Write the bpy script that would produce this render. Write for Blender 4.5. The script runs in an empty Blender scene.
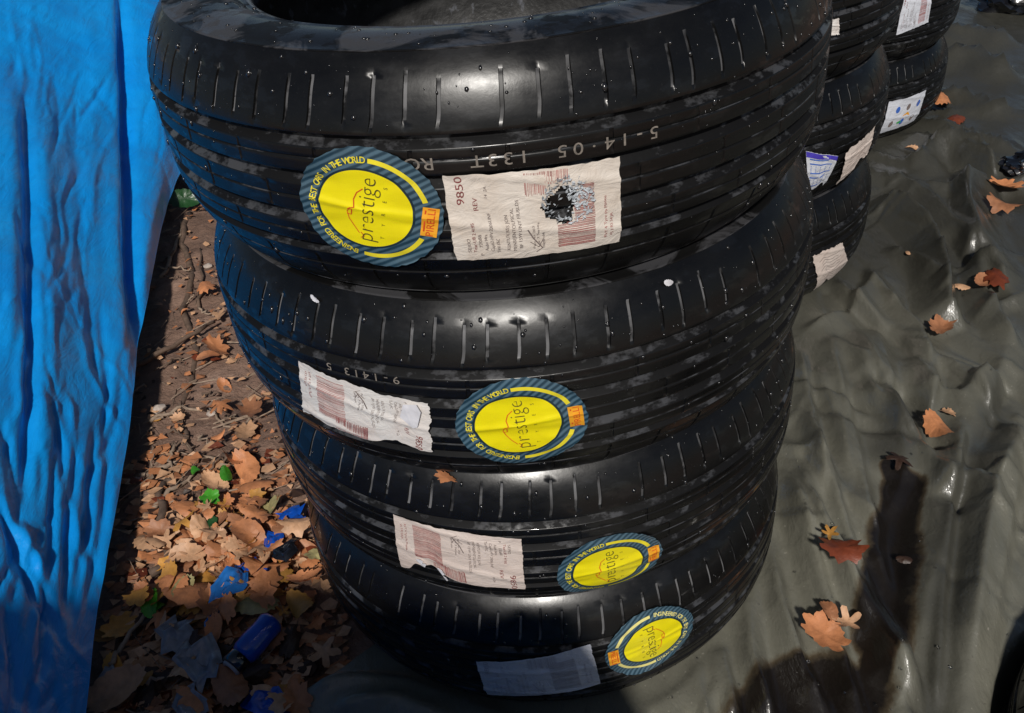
import bpy, bmesh, math, random
import numpy as np
from mathutils import Vector, Matrix
random.seed(7); rng = np.random.default_rng(7)
PI = math.pi; R = math.radians
scene = bpy.context.scene
COL = scene.collection

# ------------------------------------------------------------------ camera
F_PX, PITCH, ROLL, YAW = 883.948, 0.63453, -0.105507, -0.011941
CAM = np.array([0.0, -0.918298, 1.00396])
FW = np.array([math.sin(YAW)*math.cos(PITCH), math.cos(YAW)*math.cos(PITCH), -math.sin(PITCH)])
_r = np.cross(FW, [0, 0, 1]); _r /= np.linalg.norm(_r); _u = np.cross(_r, FW)
RT = math.cos(ROLL)*_r + math.sin(ROLL)*_u; UP = -math.sin(ROLL)*_r + math.cos(ROLL)*_u
cd = bpy.data.cameras.new('camera'); cam = bpy.data.objects.new('camera', cd); COL.objects.link(cam)
m = Matrix.Identity(4)
for i in range(3):
    m[i][0] = RT[i]; m[i][1] = UP[i]; m[i][2] = -FW[i]; m[i][3] = CAM[i]
cam.matrix_world = m
cd.sensor_width = 36.0; cd.lens = F_PX/1024*36; cd.clip_start = .01; cd.clip_end = 500
scene.camera = cam

def project(P):
    d = P - CAM; z = d @ FW
    return np.stack([512 + F_PX*(d @ RT)/z, 356.5 - F_PX*(d @ UP)/z], -1)
def ray(x, y):
    return FW + RT*(x-512)/F_PX - UP*(y-356.5)/F_PX
def gnd(x, y, z=0.0):
    d = ray(x, y); t = (z-CAM[2])/d[2]; return CAM + t*d
def on_stack(x, y, c, r=.331):
    """angle and height on the upright cylinder of a tyre stack"""
    d = ray(x, y); o = CAM[:2]-np.array(c[:2])
    a = d[:2] @ d[:2]; b = o @ d[:2]; cc = o @ o - r*r
    disc = max(b*b-a*cc, 0.0)
    p = CAM + (-b-math.sqrt(disc))/a*d
    return math.atan2(p[1]-c[1], p[0]-c[0]), p[2]

# ------------------------------------------------------------------ noise
def _hash(ix, iy, seed):
    h = (ix*374761393 + iy*668265263 + seed*974634777) & 0xFFFFFFFF
    h = ((h ^ (h >> 13))*1274126177) & 0xFFFFFFFF
    return ((h ^ (h >> 16)) & 0xFFFF)/65535.0
def vnoise(x, y, seed=0):
    x = np.asarray(x, float); y = np.asarray(y, float)
    ix = np.floor(x).astype(np.int64); iy = np.floor(y).astype(np.int64)
    fx = x-ix; fy = y-iy; fx = fx*fx*(3-2*fx); fy = fy*fy*(3-2*fy)
    a = _hash(ix, iy, seed); b = _hash(ix+1, iy, seed); c = _hash(ix, iy+1, seed); d = _hash(ix+1, iy+1, seed)
    return (a*(1-fx)+b*fx)*(1-fy) + (c*(1-fx)+d*fx)*fy
def fbm(x, y, seed=0, oct=4):
    s = 0; a = .5; t = 0
    for o in range(oct):
        s = s + a*vnoise(np.asarray(x)*2**o, np.asarray(y)*2**o, seed+o*17); t += a; a *= .5
    return s/t
def seg_dist(px, py, pts):
    """distance to a polyline and the fraction along it"""
    best = np.full(px.shape, 1e9); frac = np.zeros(px.shape); side = np.zeros(px.shape)
    n = len(pts)-1
    for i in range(n):
        ax, ay = pts[i]; bx, by = pts[i+1]
        dx, dy = bx-ax, by-ay; L = dx*dx+dy*dy
        t = np.clip(((px-ax)*dx+(py-ay)*dy)/L, 0, 1)
        d = np.hypot(px-ax-t*dx, py-ay-t*dy)
        k = d < best
        best = np.where(k, d, best); frac = np.where(k, (i+t)/n, frac)
        side = np.where(k, np.sign((px-ax)*dy-(py-ay)*dx), side)
    return best, frac, side

# ------------------------------------------------------------------ object helpers
def mesh_obj(name, verts, faces, mats, parent=None, smooth=True, mi=None, uv=None, sharp=None):
    me = bpy.data.meshes.new(name)
    me.from_pydata([tuple(map(float, v)) for v in verts], [], [tuple(map(int, f)) for f in faces])
    for mt in (mats if isinstance(mats, (list, tuple)) else [mats]): me.materials.append(mt)
    if mi is not None: me.polygons.foreach_set('material_index', np.asarray(mi, dtype=np.int32))
    if smooth: me.polygons.foreach_set('use_smooth', np.ones(len(me.polygons), dtype=bool))
    if uv is not None:
        l = me.uv_layers.new(name='UVMap'); li = np.zeros(len(me.loops), dtype=np.int32)
        me.loops.foreach_get('vertex_index', li)
        l.data.foreach_set('uv', np.asarray(uv, dtype=np.float32)[li].ravel())
    me.update()
    if sharp: me.set_sharp_from_angle(angle=R(sharp))
    o = bpy.data.objects.new(name, me); COL.objects.link(o)
    if parent: o.parent = parent
    return o
def tag(o, label=None, cat=None, group=None, kind=None):
    if label: o['label'] = label
    if cat: o['category'] = cat
    if group: o['group'] = group
    if kind: o['kind'] = kind
    return o
def empty(name, loc, label, cat, group=None):
    o = bpy.data.objects.new(name, None); COL.objects.link(o); o.location = loc; o.empty_display_size = .1
    return tag(o, label, cat, group)
def grid_faces(nu, nv, wrap_u=False):
    """vertex index = iu*nv + iv"""
    f = []
    for i in range(nu if wrap_u else nu-1):
        j = (i+1) % nu
        for k in range(nv-1):
            f.append((i*nv+k, j*nv+k, j*nv+k+1, i*nv+k+1))
    return f
def tube(pts, rad, n=7):
    pts = [Vector(p) for p in pts]; V = []; Fc = []
    for i, p in enumerate(pts):
        t = (pts[min(i+1, len(pts)-1)]-pts[max(i-1, 0)]).normalized()
        a = t.cross(Vector((0, 0, 1)) if abs(t.z) < .9 else Vector((1, 0, 0))).normalized(); b = t.cross(a)
        r = rad[i] if hasattr(rad, '__len__') else rad
        for k in range(n):
            an = 2*PI*k/n; V.append(p+a*math.cos(an)*r+b*math.sin(an)*r)
    for i in range(len(pts)-1):
        for k in range(n):
            k2 = (k+1) % n; Fc.append((i*n+k, i*n+k2, (i+1)*n+k2, (i+1)*n+k))
    Fc.append(tuple(range(n))[::-1]); Fc.append(tuple(range((len(pts)-1)*n, len(pts)*n)))
    return V, Fc

# ------------------------------------------------------------------ materials
class NT:
    def __init__(s, name):
        s.m = bpy.data.materials.new(name); s.m.use_nodes = True; s.t = s.m.node_tree; s.n = s.t.nodes
        s.b = s.n['Principled BSDF']
    def node(s, typ, **kw):
        n = s.n.new(typ)
        for k, v in kw.items():
            if k.startswith('i_'): n.inputs[k[2:].replace('_', ' ')].default_value = v
            else: setattr(n, k, v)
        return n
    def link(s, a, b): s.t.links.new(a, b)
    def noise(s, scale, detail=4, rough=.55, vec=None, dist=0):
        n = s.node('ShaderNodeTexNoise'); n.inputs['Scale'].default_value = scale; n.inputs['Detail'].default_value = detail
        n.inputs['Roughness'].default_value = rough; n.inputs['Distortion'].default_value = dist
        s.link(vec if vec else s.coord(), n.inputs['Vector']); return n.outputs['Fac']
    def coord(s, kind='Object'):
        if not hasattr(s, '_tc'): s._tc = s.node('ShaderNodeTexCoord')
        return s._tc.outputs[kind]
    def mapping(s, scale=(1, 1, 1), rot=(0, 0, 0), kind='Object'):
        n = s.node('ShaderNodeMapping'); n.inputs['Scale'].default_value = scale; n.inputs['Rotation'].default_value = rot
        s.link(s.coord(kind), n.inputs['Vector']); return n.outputs['Vector']
    def ramp(s, fac, stops):
        n = s.node('ShaderNodeValToRGB'); e = n.color_ramp.elements
        while len(e) < len(stops): e.new(.5)
        for el, (p, c) in zip(e, stops):
            el.position = p; el.color = (c, c, c, 1) if not hasattr(c, '__len__') else (*c, 1)
        s.link(fac, n.inputs['Fac']); return n.outputs['Color']
    def mix(s, fac, a, b, mode='MIX'):
        n = s.node('ShaderNodeMix'); n.data_type = 'RGBA'; n.blend_type = mode
        for sock, v in ((n.inputs['Factor'], fac), (n.inputs['A'], a), (n.inputs['B'], b)):
            pass
        ins = [x for x in n.inputs if x.enabled] if False else n.inputs
        fa = ins[0]; A = ins[6]; B = ins[7]
        for sock, v in ((fa, fac), (A, a), (B, b)):
            if hasattr(v, 'links') or hasattr(v, 'is_linked'): s.link(v, sock)
            elif sock is fa: sock.default_value = v
            else: sock.default_value = (*v, 1)
        return n.outputs[2]
    def math(s, op, a, b=None):
        n = s.node('ShaderNodeMath'); n.operation = op
        for i, v in enumerate((a, b)):
            if v is None: continue
            if hasattr(v, 'is_linked'): s.link(v, n.inputs[i])
            else: n.inputs[i].default_value = v
        return n.outputs[0]
    def bump(s, h, strength=.3, dist=.002, normal=None):
        n = s.node('ShaderNodeBump'); n.inputs['Strength'].default_value = strength; n.inputs['Distance'].default_value = dist
        s.link(h, n.inputs['Height'])
        if normal: s.link(normal, n.inputs['Normal'])
        return n.outputs['Normal']
    def set(s, **kw):
        for k, v in kw.items():
            sock = s.b.inputs[k.replace('_', ' ')]
            if hasattr(v, 'is_linked'): s.link(v, sock)
            elif hasattr(v, '__len__') and sock.type == 'RGBA': sock.default_value = (*v, 1)
            else: sock.default_value = v
        return s
def attr(t, name):
    n = t.node('ShaderNodeAttribute'); n.attribute_name = name; return n.outputs['Fac']

def plain(name, col, rough=.5, var=.25, scale=60, bump=.15, spec=.5, coat=0):
    t = NT(name)
    f = t.noise(scale, 5)
    c = t.ramp(f, [(.25, tuple(x*(1-var) for x in col)), (.75, tuple(min(1, x*(1+var)) for x in col))])
    t.set(Base_Color=c, Roughness=rough, Specular_IOR_Level=spec, Coat_Weight=coat, Coat_Roughness=.08)
    if bump: t.set(Normal=t.bump(t.noise(scale*3, 3), bump, .001))
    return t.m

def mat_rubber(name, base=.0036, rough=(.23, .40), wet=(.55, .60), spec=.45, bmp=1.0, sky_sheen=None):
    t = NT(name)
    big = t.noise(14, 6, .6); fine = t.noise(260, 4, .6); st = t.noise(1, 5, .62, t.mapping((26, 26, 60)))
    c = t.ramp(big, [(.3, (base*.75, base*.75, base*.8)), (.7, (base*1.5, base*1.45, base*1.42))])
    if sky_sheen:
        sm = t.ramp(t.noise(1, 6, .62, t.mapping((11, 11, 40)), dist=.8), [(sky_sheen, 0.0), (sky_sheen+.05, 1.0)])
        c = t.mix(sm, c, (.050, .050, .054))  # sky sheen on the wet sidewall, painted as grey patches
    gr = t.noise(520, 2, .5); c = t.mix(t.ramp(gr, [(.66, 0.0), (.74, .6)]), c, (.014, .014, .0145))
    t.set(Base_Color=c)
    t.set(Roughness=t.ramp(st, [(.3, rough[0]), (.7, rough[1])]))
    wm = t.ramp(st, [(wet[0], 0.0), (wet[1], 1.0)])
    t.set(Coat_Weight=t.math('MULTIPLY', wm, .8), Coat_Roughness=.06, Coat_IOR=1.33)
    t.set(Normal=t.bump(fine, .10*bmp, .0006, t.bump(big, .05*bmp, .004)))
    t.set(Coat_Normal=t.bump(t.noise(40, 2), .12, .003))
    t.set(Specular_IOR_Level=spec)
    return t.m
M = {}
M['rubber'] = mat_rubber('wet_tread_rubber')
M['side_rubber'] = mat_rubber('sidewall_rubber', .005, (.42, .6), (.47, .52), .25, 1.0, .51)
t = NT('inner_liner_rubber')
dr = t.ramp(t.noise(1, 3, .6, t.mapping((70, 70, 38))), [(.60, 0.0), (.68, 1.0)]); ob = t.ramp(t.noise(1, 3, .5, t.mapping((30, 30, 60), (.6, 0, 0))), [(.4, .012), (.65, .034)])
t.set(Base_Color=t.mix(dr, ob, (.09, .095, .11)), Roughness=.5, Normal=t.bump(t.noise(90, 4), .4, .003)); M['liner'] = t.m
def mat_groove(name, lo, a, b, rough=.5, scale=(34, 34, 70)):
    """groove floor: dry black rubber broken by patches of water, their sky sheen painted grey"""
    t = NT(name)
    st = t.noise(1, 5, .65, t.mapping(scale)); k = t.ramp(st, [(a, 0.0), (b, 1.0)])
    t.set(Base_Color=t.mix(k, (.005, .005, .0055), lo), Roughness=t.ramp(k, [(0, rough), (1, .32)]), Specular_IOR_Level=.16)  # grey mix paints the sky's reflection in standing water
    t.set(Coat_Weight=t.math('MULTIPLY', k, .7), Coat_Roughness=.15, Coat_IOR=1.33)
    t.set(Normal=t.bump(t.noise(160, 3), .2, .001))
    return t.m
M['groove'] = mat_groove('wet_groove_rubber', (.050, .051, .055), .505, .60, .62)
M['bead'] = mat_groove('sheen_bead_rubber', (.085, .086, .092), .45, .49, .5, (9, 9, 20))  # pale band paints the sky sheen on the wet bead
def mat_sipe():
    t = NT('sipe_water_sheen')
    k = t.math('MULTIPLY', t.ramp(t.noise(1, 4, .6, t.mapping((60, 60, 40))), [(.38, 0.0), (.5, 1.0)]), t.ramp(t.noise(16, 3), [(.40, .05), (.60, 1.0)]))
    t.set(Base_Color=t.mix(k, (.004, .004, .0045), (.15, .15, .155)), Roughness=.4, Specular_IOR_Level=.3, Coat_Weight=t.math('MULTIPLY', k, .4), Coat_Roughness=.15)  # pale grey base paints the sheen of water in the sipes
    return t.m
M['sipe'] = mat_sipe()
t = NT('water_drop'); t.set(Base_Color=(.012, .012, .013), Roughness=.20, Specular_IOR_Level=1.0); M['drop'] = t.m
t = NT('clear_water'); t.set(Base_Color=(1, 1, 1), Roughness=.12, IOR=1.33, Transmission_Weight=1.0); M['clear'] = t.m

def mat_teal():
    t = NT('teal_striped_sticker')
    uv = t.mapping((1, 1, 1), (0, 0, R(52)), 'UV')
    w = t.node('ShaderNodeTexWave'); w.wave_type = 'BANDS'; w.bands_direction = 'X'
    w.inputs['Scale'].default_value = 3.3; w.inputs['Distortion'].default_value = 1.2
    t.link(uv, w.inputs['Vector'])
    c = t.ramp(w.outputs['Fac'], [(.15, (.016, .045, .07)), (.85, (.075, .14, .19))])
    t.set(Base_Color=c, Roughness=.33, Coat_Weight=.4, Coat_Roughness=.12)
    t.set(Normal=t.bump(t.noise(90, 3), .1, .001)); return t.m
M['teal'] = mat_teal()
M['dark_teal'] = plain('dark_sticker_ring', (.012, .028, .04), .35, .3)
t = NT('yellow_sticker')
f = t.noise(30, 5)
t.set(Base_Color=t.ramp(f, [(.3, (.80, .67, .002)), (.7, (.90, .79, .003))]), Roughness=.36, Coat_Weight=.5, Coat_Roughness=.16)
t.set(Normal=t.bump(t.noise(1, 4, .5, t.mapping((14, 14, 70))), .35, .002))
M['yellow'] = t.m
M['ink_black'] = plain('dark_brown_ink', (.05, .035, .012), .5, .2, bump=0)
M['ink_red'] = plain('red_ink', (.62, .07, .012), .5, .2, bump=0)
M['ink_orange'] = plain('orange_badge', (.80, .36, .02), .4, .15)
M['ink_yellow'] = plain('yellow_ink', (.80, .68, .03), .45, .15, bump=0)
M['ink_cream'] = plain('pale_yellow_ink', (.78, .70, .25), .45, .15, bump=0)
M['ink_grey'] = plain('grey_print', (.19, .15, .14), .7, .35, 180, bump=0)
M['ink_pinkred'] = plain('faded_red_print', (.36, .13, .12), .7, .35, 150, bump=0)
M['ink_maroon'] = plain('maroon_print', (.22, .05, .05), .7, .3, 150, bump=0)
M['ink_washed'] = plain('washed_out_print', (.44, .44, .49), .6, .2, 150, bump=0)
M['mould_ink'] = plain('faded_tread_ink', (.20, .175, .15), .6, .5, 300, bump=0)
def mat_paper(name, col, stain=(.5, .38, .28), rough=.5, amt=.5):
    t = NT(name)
    a = t.noise(22, 6, .62, dist=.6); b = t.noise(140, 4)
    c = t.mix(t.ramp(a, [(.45, 0.0), (.75, amt)]), col, stain)
    c = t.mix(t.ramp(b, [(.5, 0.0), (.8, .25)]), c, tuple(x*.72 for x in col))
    t.set(Base_Color=c, Roughness=rough, Coat_Weight=.12, Coat_Roughness=.25)
    cre = t.noise(1, 5, .6, t.mapping((34, 34, 60)), dist=1.2)
    t.set(Normal=t.bump(t.noise(120, 4), .2, .001, t.bump(cre, .55, .004))); return t.m
M['paper'] = mat_paper('damp_label_paper', (.72, .655, .585))
M['paper_white'] = mat_paper('white_label_paper', (.74, .71, .68), (.62, .48, .42))
M['paper_pink'] = mat_paper('pinkish_label_paper', (.70, .60, .54), (.55, .42, .36))
M['paper_blue'] = mat_paper('bluish_label_paper', (.62, .64, .70), (.5, .5, .55), .35, .3)
M['fibre'] = mat_paper('torn_paper_fibre', (.50, .54, .58), (.06, .065, .07), .7, .95)
M['blue_print'] = plain('blue_print', (.05, .14, .5), .4, .2, bump=0)
M['violet_print'] = plain('violet_print', (.07, .05, .45), .4, .2, bump=0)
M['green_print'] = plain('green_print', (.05, .4, .08), .4, .2, bump=0)

def mat_grey_tarp():
    t = NT('grey_green_tarpaulin')
    a = t.noise(3.2, 6, .6); b = t.noise(26, 5, .6); fine = t.noise(1, 3, .5, t.mapping((420, 420, 420)))
    c = t.ramp(a, [(.3, (.110, .107, .084)), (.7, (.185, .180, .143))])
    c = t.mix(t.ramp(b, [(.5, 0.0), (.78, .5)]), c, (.085, .082, .062))
    gt_ = t.noise(240, 3, .6); c = t.mix(t.ramp(gt_, [(.66, 0.0), (.72, .55)]), c, (.055, .05, .04)); c = t.mix(t.ramp(t.noise(170, 2, .6), [(.70, 0.0), (.75, .5)]), c, (.34, .32, .27))
    wet = attr(t, 'wet'); st = attr(t, 'stain')  # wet holds the painted shade of the far side and valley fold
    c = t.mix(t.math('MULTIPLY', wet, .9), c, (.024, .0235, .020))  # the wet attribute is painted shade: far side and valley fold go darker
    edge = t.math('ADD', st, t.math('MULTIPLY', t.math('SUBTRACT', t.noise(13, 6, .65, dist=.5), .5), 1.1))
    c = t.mix(t.ramp(edge, [(.30, 0.0), (.52, .8)]), c, (.060, .038, .016))
    c = t.mix(t.ramp(edge, [(.45, 0.0), (.75, .96)]), c, (.0075, .0055, .0045))
    t.set(Base_Color=c)
    r = t.ramp(b, [(.3, .30), (.7, .50)])
    t.set(Roughness=r, Coat_Weight=t.ramp(t.noise(9, 5, .6), [(.40, .2), (.55, 1.0)]), Coat_Roughness=.12, Coat_IOR=1.35)
    wn = t.node('ShaderNodeTexNoise'); wn.noise_type = 'RIDGED_MULTIFRACTAL'
    for k_, v_ in (('Scale', 1.0), ('Detail', 4.0), ('Roughness', .5), ('Distortion', .8), ('Gain', 1.6)): wn.inputs[k_].default_value = v_
    t.link(t.mapping((9, 4.5, 8), (0, 0, R(-28))), wn.inputs['Vector'])
    wr = t.noise(1, 5, .62, t.mapping((46, 20, 30), (0, 0, R(-15))), dist=.25)
    bn = t.bump(wr, .5, .006, t.bump(wn.outputs['Fac'], .7, .012)); t.set(Normal=t.bump(fine, .12, .0006, bn), Coat_Normal=bn)
    return t.m
M['grey_tarp'] = mat_grey_tarp()
def mat_blue_tarp():
    t = NT('blue_tarpaulin')
    a = t.noise(5, 5, .6)
    c = t.ramp(a, [(.3, (.002, .27, .80)), (.7, (.004, .36, .92))])
    wv = t.node('ShaderNodeTexWave'); wv.wave_type = 'BANDS'; wv.bands_direction = 'Y'; wv.inputs['Scale'].default_value = 90
    wv.inputs['Distortion'].default_value = 1.5; t.link(t.coord(), wv.inputs['Vector'])
    t.set(Base_Color=c, Roughness=t.ramp(t.noise(20, 5), [(.3, .28), (.7, .46)]), Coat_Weight=t.ramp(t.noise(7, 4), [(.42, 0.1), (.62, .9)]), Coat_Roughness=.14)
    cr = t.noise(1, 6, .65, t.mapping((38, 10, 30)), dist=1.0)
    fine = t.noise(1, 4, .6, t.mapping((160, 60, 160)))
    rn = t.node('ShaderNodeTexNoise'); rn.noise_type = 'RIDGED_MULTIFRACTAL'
    for k_, v_ in (('Scale', 1.0), ('Detail', 5.0), ('Roughness', .55), ('Distortion', .5), ('Gain', 1.5)): rn.inputs[k_].default_value = v_
    t.link(t.mapping((30, 9, 22)), rn.inputs['Vector'])
    bn = t.bump(fine, .5, .0015, t.bump(rn.outputs['Fac'], .8, .005, t.bump(cr, .6, .006)))
    t.set(Normal=bn, Coat_Normal=bn)
    return t.m
M['blue_tarp'] = mat_blue_tarp()
def mat_soil():
    t = NT('damp_soil')
    a = t.noise(7, 6, .62); b = t.noise(55, 6, .65); cc = t.noise(210, 4, .6)
    c = t.ramp(a, [(.3, (.14, .082, .058)), (.55, (.26, .16, .115)), (.75, (.40, .265, .20))])
    c = t.mix(t.ramp(b, [(.47, 0.0), (.68, .45)]), c, (.10, .062, .046))
    c = t.mix(t.ramp(cc, [(.6, 0.0), (.72, .6)]), c, (.36, .27, .21))
    t.set(Base_Color=c, Roughness=.8, Normal=t.bump(cc, .5, .003, t.bump(b, .7, .012))); return t.m
M['soil'] = mat_soil()
def mat_leaf(name, col, rough=.55, sp=.4):
    t = NT(name)
    oi = t.node('ShaderNodeObjectInfo')
    a = t.noise(70, 5, .6); b = t.noise(300, 3)
    c = t.ramp(a, [(.3, tuple(x*.62 for x in col)), (.65, col)])
    c = t.mix(t.ramp(b, [(.6, 0.0), (.75, sp)]), c, tuple(x*.35 for x in col))
    hs = t.node('ShaderNodeHueSaturation'); t.link(c, hs.inputs['Color'])
    t.link(t.math('ADD', t.math('MULTIPLY', oi.outputs['Random'], .4), .75), hs.inputs['Value'])
    t.set(Base_Color=hs.outputs['Color'], Roughness=rough, Normal=t.bump(a, .4, .003)); return t.m
LEAFC = {
    'orange': ('orange', mat_leaf('orange_leaf', (.62, .25, .105))), 'tan': ('tan', mat_leaf('tan_leaf', (.68, .39, .22))),
    'brown': ('brown', mat_leaf('brown_leaf', (.42, .18, .085))), 'rust': ('dark rust', mat_leaf('rust_leaf', (.20, .045, .018), .4)),
    'pale': ('pale yellowish', mat_leaf('pale_leaf', (.44, .38, .17))), 'dark': ('dark brown', mat_leaf('dark_leaf', (.05, .024, .014), .5)),
    'green': ('bright green', mat_leaf('green_leaf', (.06, .30, .02), .4)), 'ivy': ('dark green', mat_leaf('ivy_leaf', (.018, .07, .02), .3)),
    'gold': ('golden orange', mat_leaf('gold_leaf', (.62, .30, .06)))}
M['twig'] = plain('dry_twig', (.13, .085, .06), .8, .4, 90, .4)
M['twig_pale'] = plain('pale_twig', (.30, .22, .16), .8, .35, 90, .4)
M['blue_plastic'] = plain('blue_plastic', (.004, .07, .42), .28, .35, 40, .3, coat=.5)
M['blue_pale'] = plain('pale_blue_plastic', (.02, .16, .5), .25, .3, 40, .3, coat=.6)
M['silver'] = plain('silver_film', (.22, .23, .26), .3, .4, 60, .4, coat=.4)
M['black_plastic'] = plain('shiny_black_plastic', (.006, .0065, .009), .2, .3, 20, .3, coat=1.0)
M['grey_ring'] = plain('grey_plastic_ring', (.35, .36, .38), .4, .2)
M['stone'] = plain('pale_stone', (.45, .38, .33), .7, .3, 120, .4)
M['white_bit'] = plain('white_paper_bit', (.75, .74, .78), .5, .15, 90, .2)

# ------------------------------------------------------------------ light
SUN_AZ, SUN_EL = R(-95.0), R(42)
sdir = Vector((math.cos(SUN_AZ)*math.cos(SUN_EL), math.sin(SUN_AZ)*math.cos(SUN_EL), math.sin(SUN_EL)))
sl = bpy.data.lights.new('sun', 'SUN'); sl.energy = 4.6; sl.angle = R(4); sl.color = (1, .955, .89)
so = bpy.data.objects.new('sun', sl); COL.objects.link(so); so.rotation_euler = sdir.to_track_quat('Z', 'Y').to_euler(); so.location = (0, -2, 4)
w = bpy.data.worlds.new('World'); scene.world = w; w.use_nodes = True
sky = w.node_tree.nodes.new('ShaderNodeTexSky'); sky.sky_type = 'NISHITA'; sky.sun_disc = False
sky.sun_elevation = SUN_EL; sky.sun_rotation = math.atan2(sdir.x, sdir.y) % (2*PI)
bg = w.node_tree.nodes['Background']; bg.inputs['Strength'].default_value = .05
w.node_tree.links.new(sky.outputs['Color'], bg.inputs['Color'])
vs = scene.view_settings; vs.view_transform = 'Standard'; vs.look = 'None'; vs.gamma = 1; vs.exposure = -.45; vs.use_curve_mapping = False
scene.cycles.max_bounces = 6; scene.cycles.use_denoising = True

# ------------------------------------------------------------------ tyre
H = .20482; W2 = H/2-.0003
GROOVES = [(.0435, .0048), (.0135, .0052), (-.0205, .0052), (-.0485, .0044), (-.0035, .0009), (-.0345, .0009), (-.067, .0010), (.0300, .0007)]     # centre height, half width
_hz = [0, .03, .045, .055, .065, .075, .084, .091, .0955, .0985]; _hr = [.330, .3297, .3282, .3258, .3222, .3176, .3123, .3066, .3025, .2990]
_zz = np.linspace(0, .0985, 60); _rr = np.interp(_zz, _hz, _hr)
_rr = np.convolve(np.pad(_rr, 4, mode='reflect', reflect_type='odd'), np.hanning(11)[1:-1]/np.hanning(11).sum(), 'valid')
HULL_Z = np.concatenate([-_zz[:0:-1], _zz]); HULL_R = np.concatenate([_rr[:0:-1], _rr])
def hull(z): return np.interp(z, HULL_Z, HULL_R)
def tread_profile():
    """(z, r, zone) from the lower rim of the tread to the upper one; zone 0 rubber, 1 groove"""
    zs = set(np.round(np.linspace(-.0985, .0985, 80), 5))
    P = []
    for gc, gw in GROOVES:
        zs = {z for z in zs if not (gc-gw-.0007 < z < gc+gw+.0007)}
    for z in zs: P.append((z, float(hull(z)), 0))
    for gc, gw in GROOVES:
        h = lambda z: float(hull(z)); dp = min(.0066, gw*1.5)
        P += [(gc-gw-.0006, h(gc-gw-.0006), 0), (gc-gw, h(gc-gw)-.0004, 1), (gc-gw*.1, h(gc)-dp*.88, 1),
              (gc+gw*.55, h(gc)-dp, 1), (gc+gw*.93, h(gc+gw)-dp*.18, 1), (gc+gw, h(gc+gw)-.0003, 0), (gc+gw+.0006, h(gc+gw+.0006), 0)]
    P.sort(key=lambda q: q[0]); return P
SK = np.zeros(84)
def slot_depth(z, p):
    """depth of the cross sipe of pitch p at height z"""
    d = 0.0
    lo, hi = .0515+.004*(SK[p]*7 % 1), .0905-.008*(SK[p]*13 % 1)
    if lo < z < hi and SK[p] > .07: d = .0017*min(1, (z-lo)/.003)*min(1, (hi-z)/.003)
    if -.096 < z < -.0555 and p % 2 == 0: d = .0017*min(1, (-.0555-z)/.004)*min(1, (z+.096)/.006)
    if .019 < z < .0385 and p % 3 == 0: d = .0009*min(1, (z-.019)/.003)*min(1, (.0385-z)/.003)
    if -.0150 < z < .008 and p % 3 == 1: d = .0009*min(1, (z+.015)/.002)*min(1, (.008-z)/.003)
    if -.0440 < z < -.026 and p % 3 == 2: d = .0009*min(1, (z+.044)/.002)*min(1, (-.026-z)/.003)
    return d
def slot_shift(z):
    a = max(0, (z-.045)/.05); b = max(0, (.066-z)/.02) if z > .045 else 0
    return R(.5)*a*a - R(.75)*b*b + R(6)*(z if z < .045 else 0)
def build_tread(NP, name, detail=True):
    prof = tread_profile(); nv = len(prof)
    fr = [(0.0, 0), (.02, 1), (.125, 1), (.145, 0), (.42, 0), (.70, 0)] if detail else [(0.0, 0), (.03, 1), (.12, 1), (.15, 0), (.5, 0)]
    V = []; zone = [q[2] for q in prof]
    pitch = 2*PI/NP
    jit = rng.uniform(-.16, .16, NP); SK[:] = rng.uniform(0, 1, NP)
    for p in range(NP):
        for f, s in fr:
            for z, r, zn in prof:
                th = (p+f+(jit[p] if f < .2 else jit[p]*.5))*pitch + slot_shift(z)
                rr = r-(slot_depth(z, p) if s and not zn else 0)
                V.append((rr*math.cos(th), rr*math.sin(th), z))
    nu = NP*len(fr)
    Fc = grid_faces(nu, nv, True)
    mi = []
    per = nv-1
    for i in range(nu):
        for k in range(per):
            mi.append(1 if (zone[k] and zone[k+1]) else 0)
    for j, f in enumerate(Fc):                      # water stands in the sipes
        i, k = divmod(j, per); s = fr[i % len(fr)][1]; s2 = fr[(i+1) % len(fr)][1]
        if s and s2 and slot_depth(prof[k][0], i//len(fr)) > .0007 and prof[k][0] > .05: mi[j] = 2
    return V, Fc, mi
SIDE = [(.2990, .0985), (.2992, .0991), (.2984, .0997), (.2960, .0994), (.288, .1003), (.280, .1016), (.268, .10212), (.255, .1016), (.246, .0998), (.2445, .1002), (.2425, .0994),
          (.238, .0965), (.233, .0925), (.2295, .0912), (.2270, .0916), (.2235, .0906), (.2208, .0868), (.2196, .0810), (.2200, .0735)]
LINER = [(.2200, .0735), (.2250, .0725), (.232, .078), (.245, .0865), (.268, .0885), (.288, .083), (.304, .070), (.312, .05), (.3155, .02), (.316, 0)]
def revolve(prof, n=160, bumpf=None):
    V = []
    for i in range(n):
        t = 2*PI*i/n
        for r, z in prof: V.append((r*math.cos(t), r*math.sin(t), z))
    return V, grid_faces(n, len(prof), True)
def flip(F): return [f[::-1] for f in F]
_tv, _tf, _tm = build_tread(84, 'tread')
_protos = {}
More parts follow.
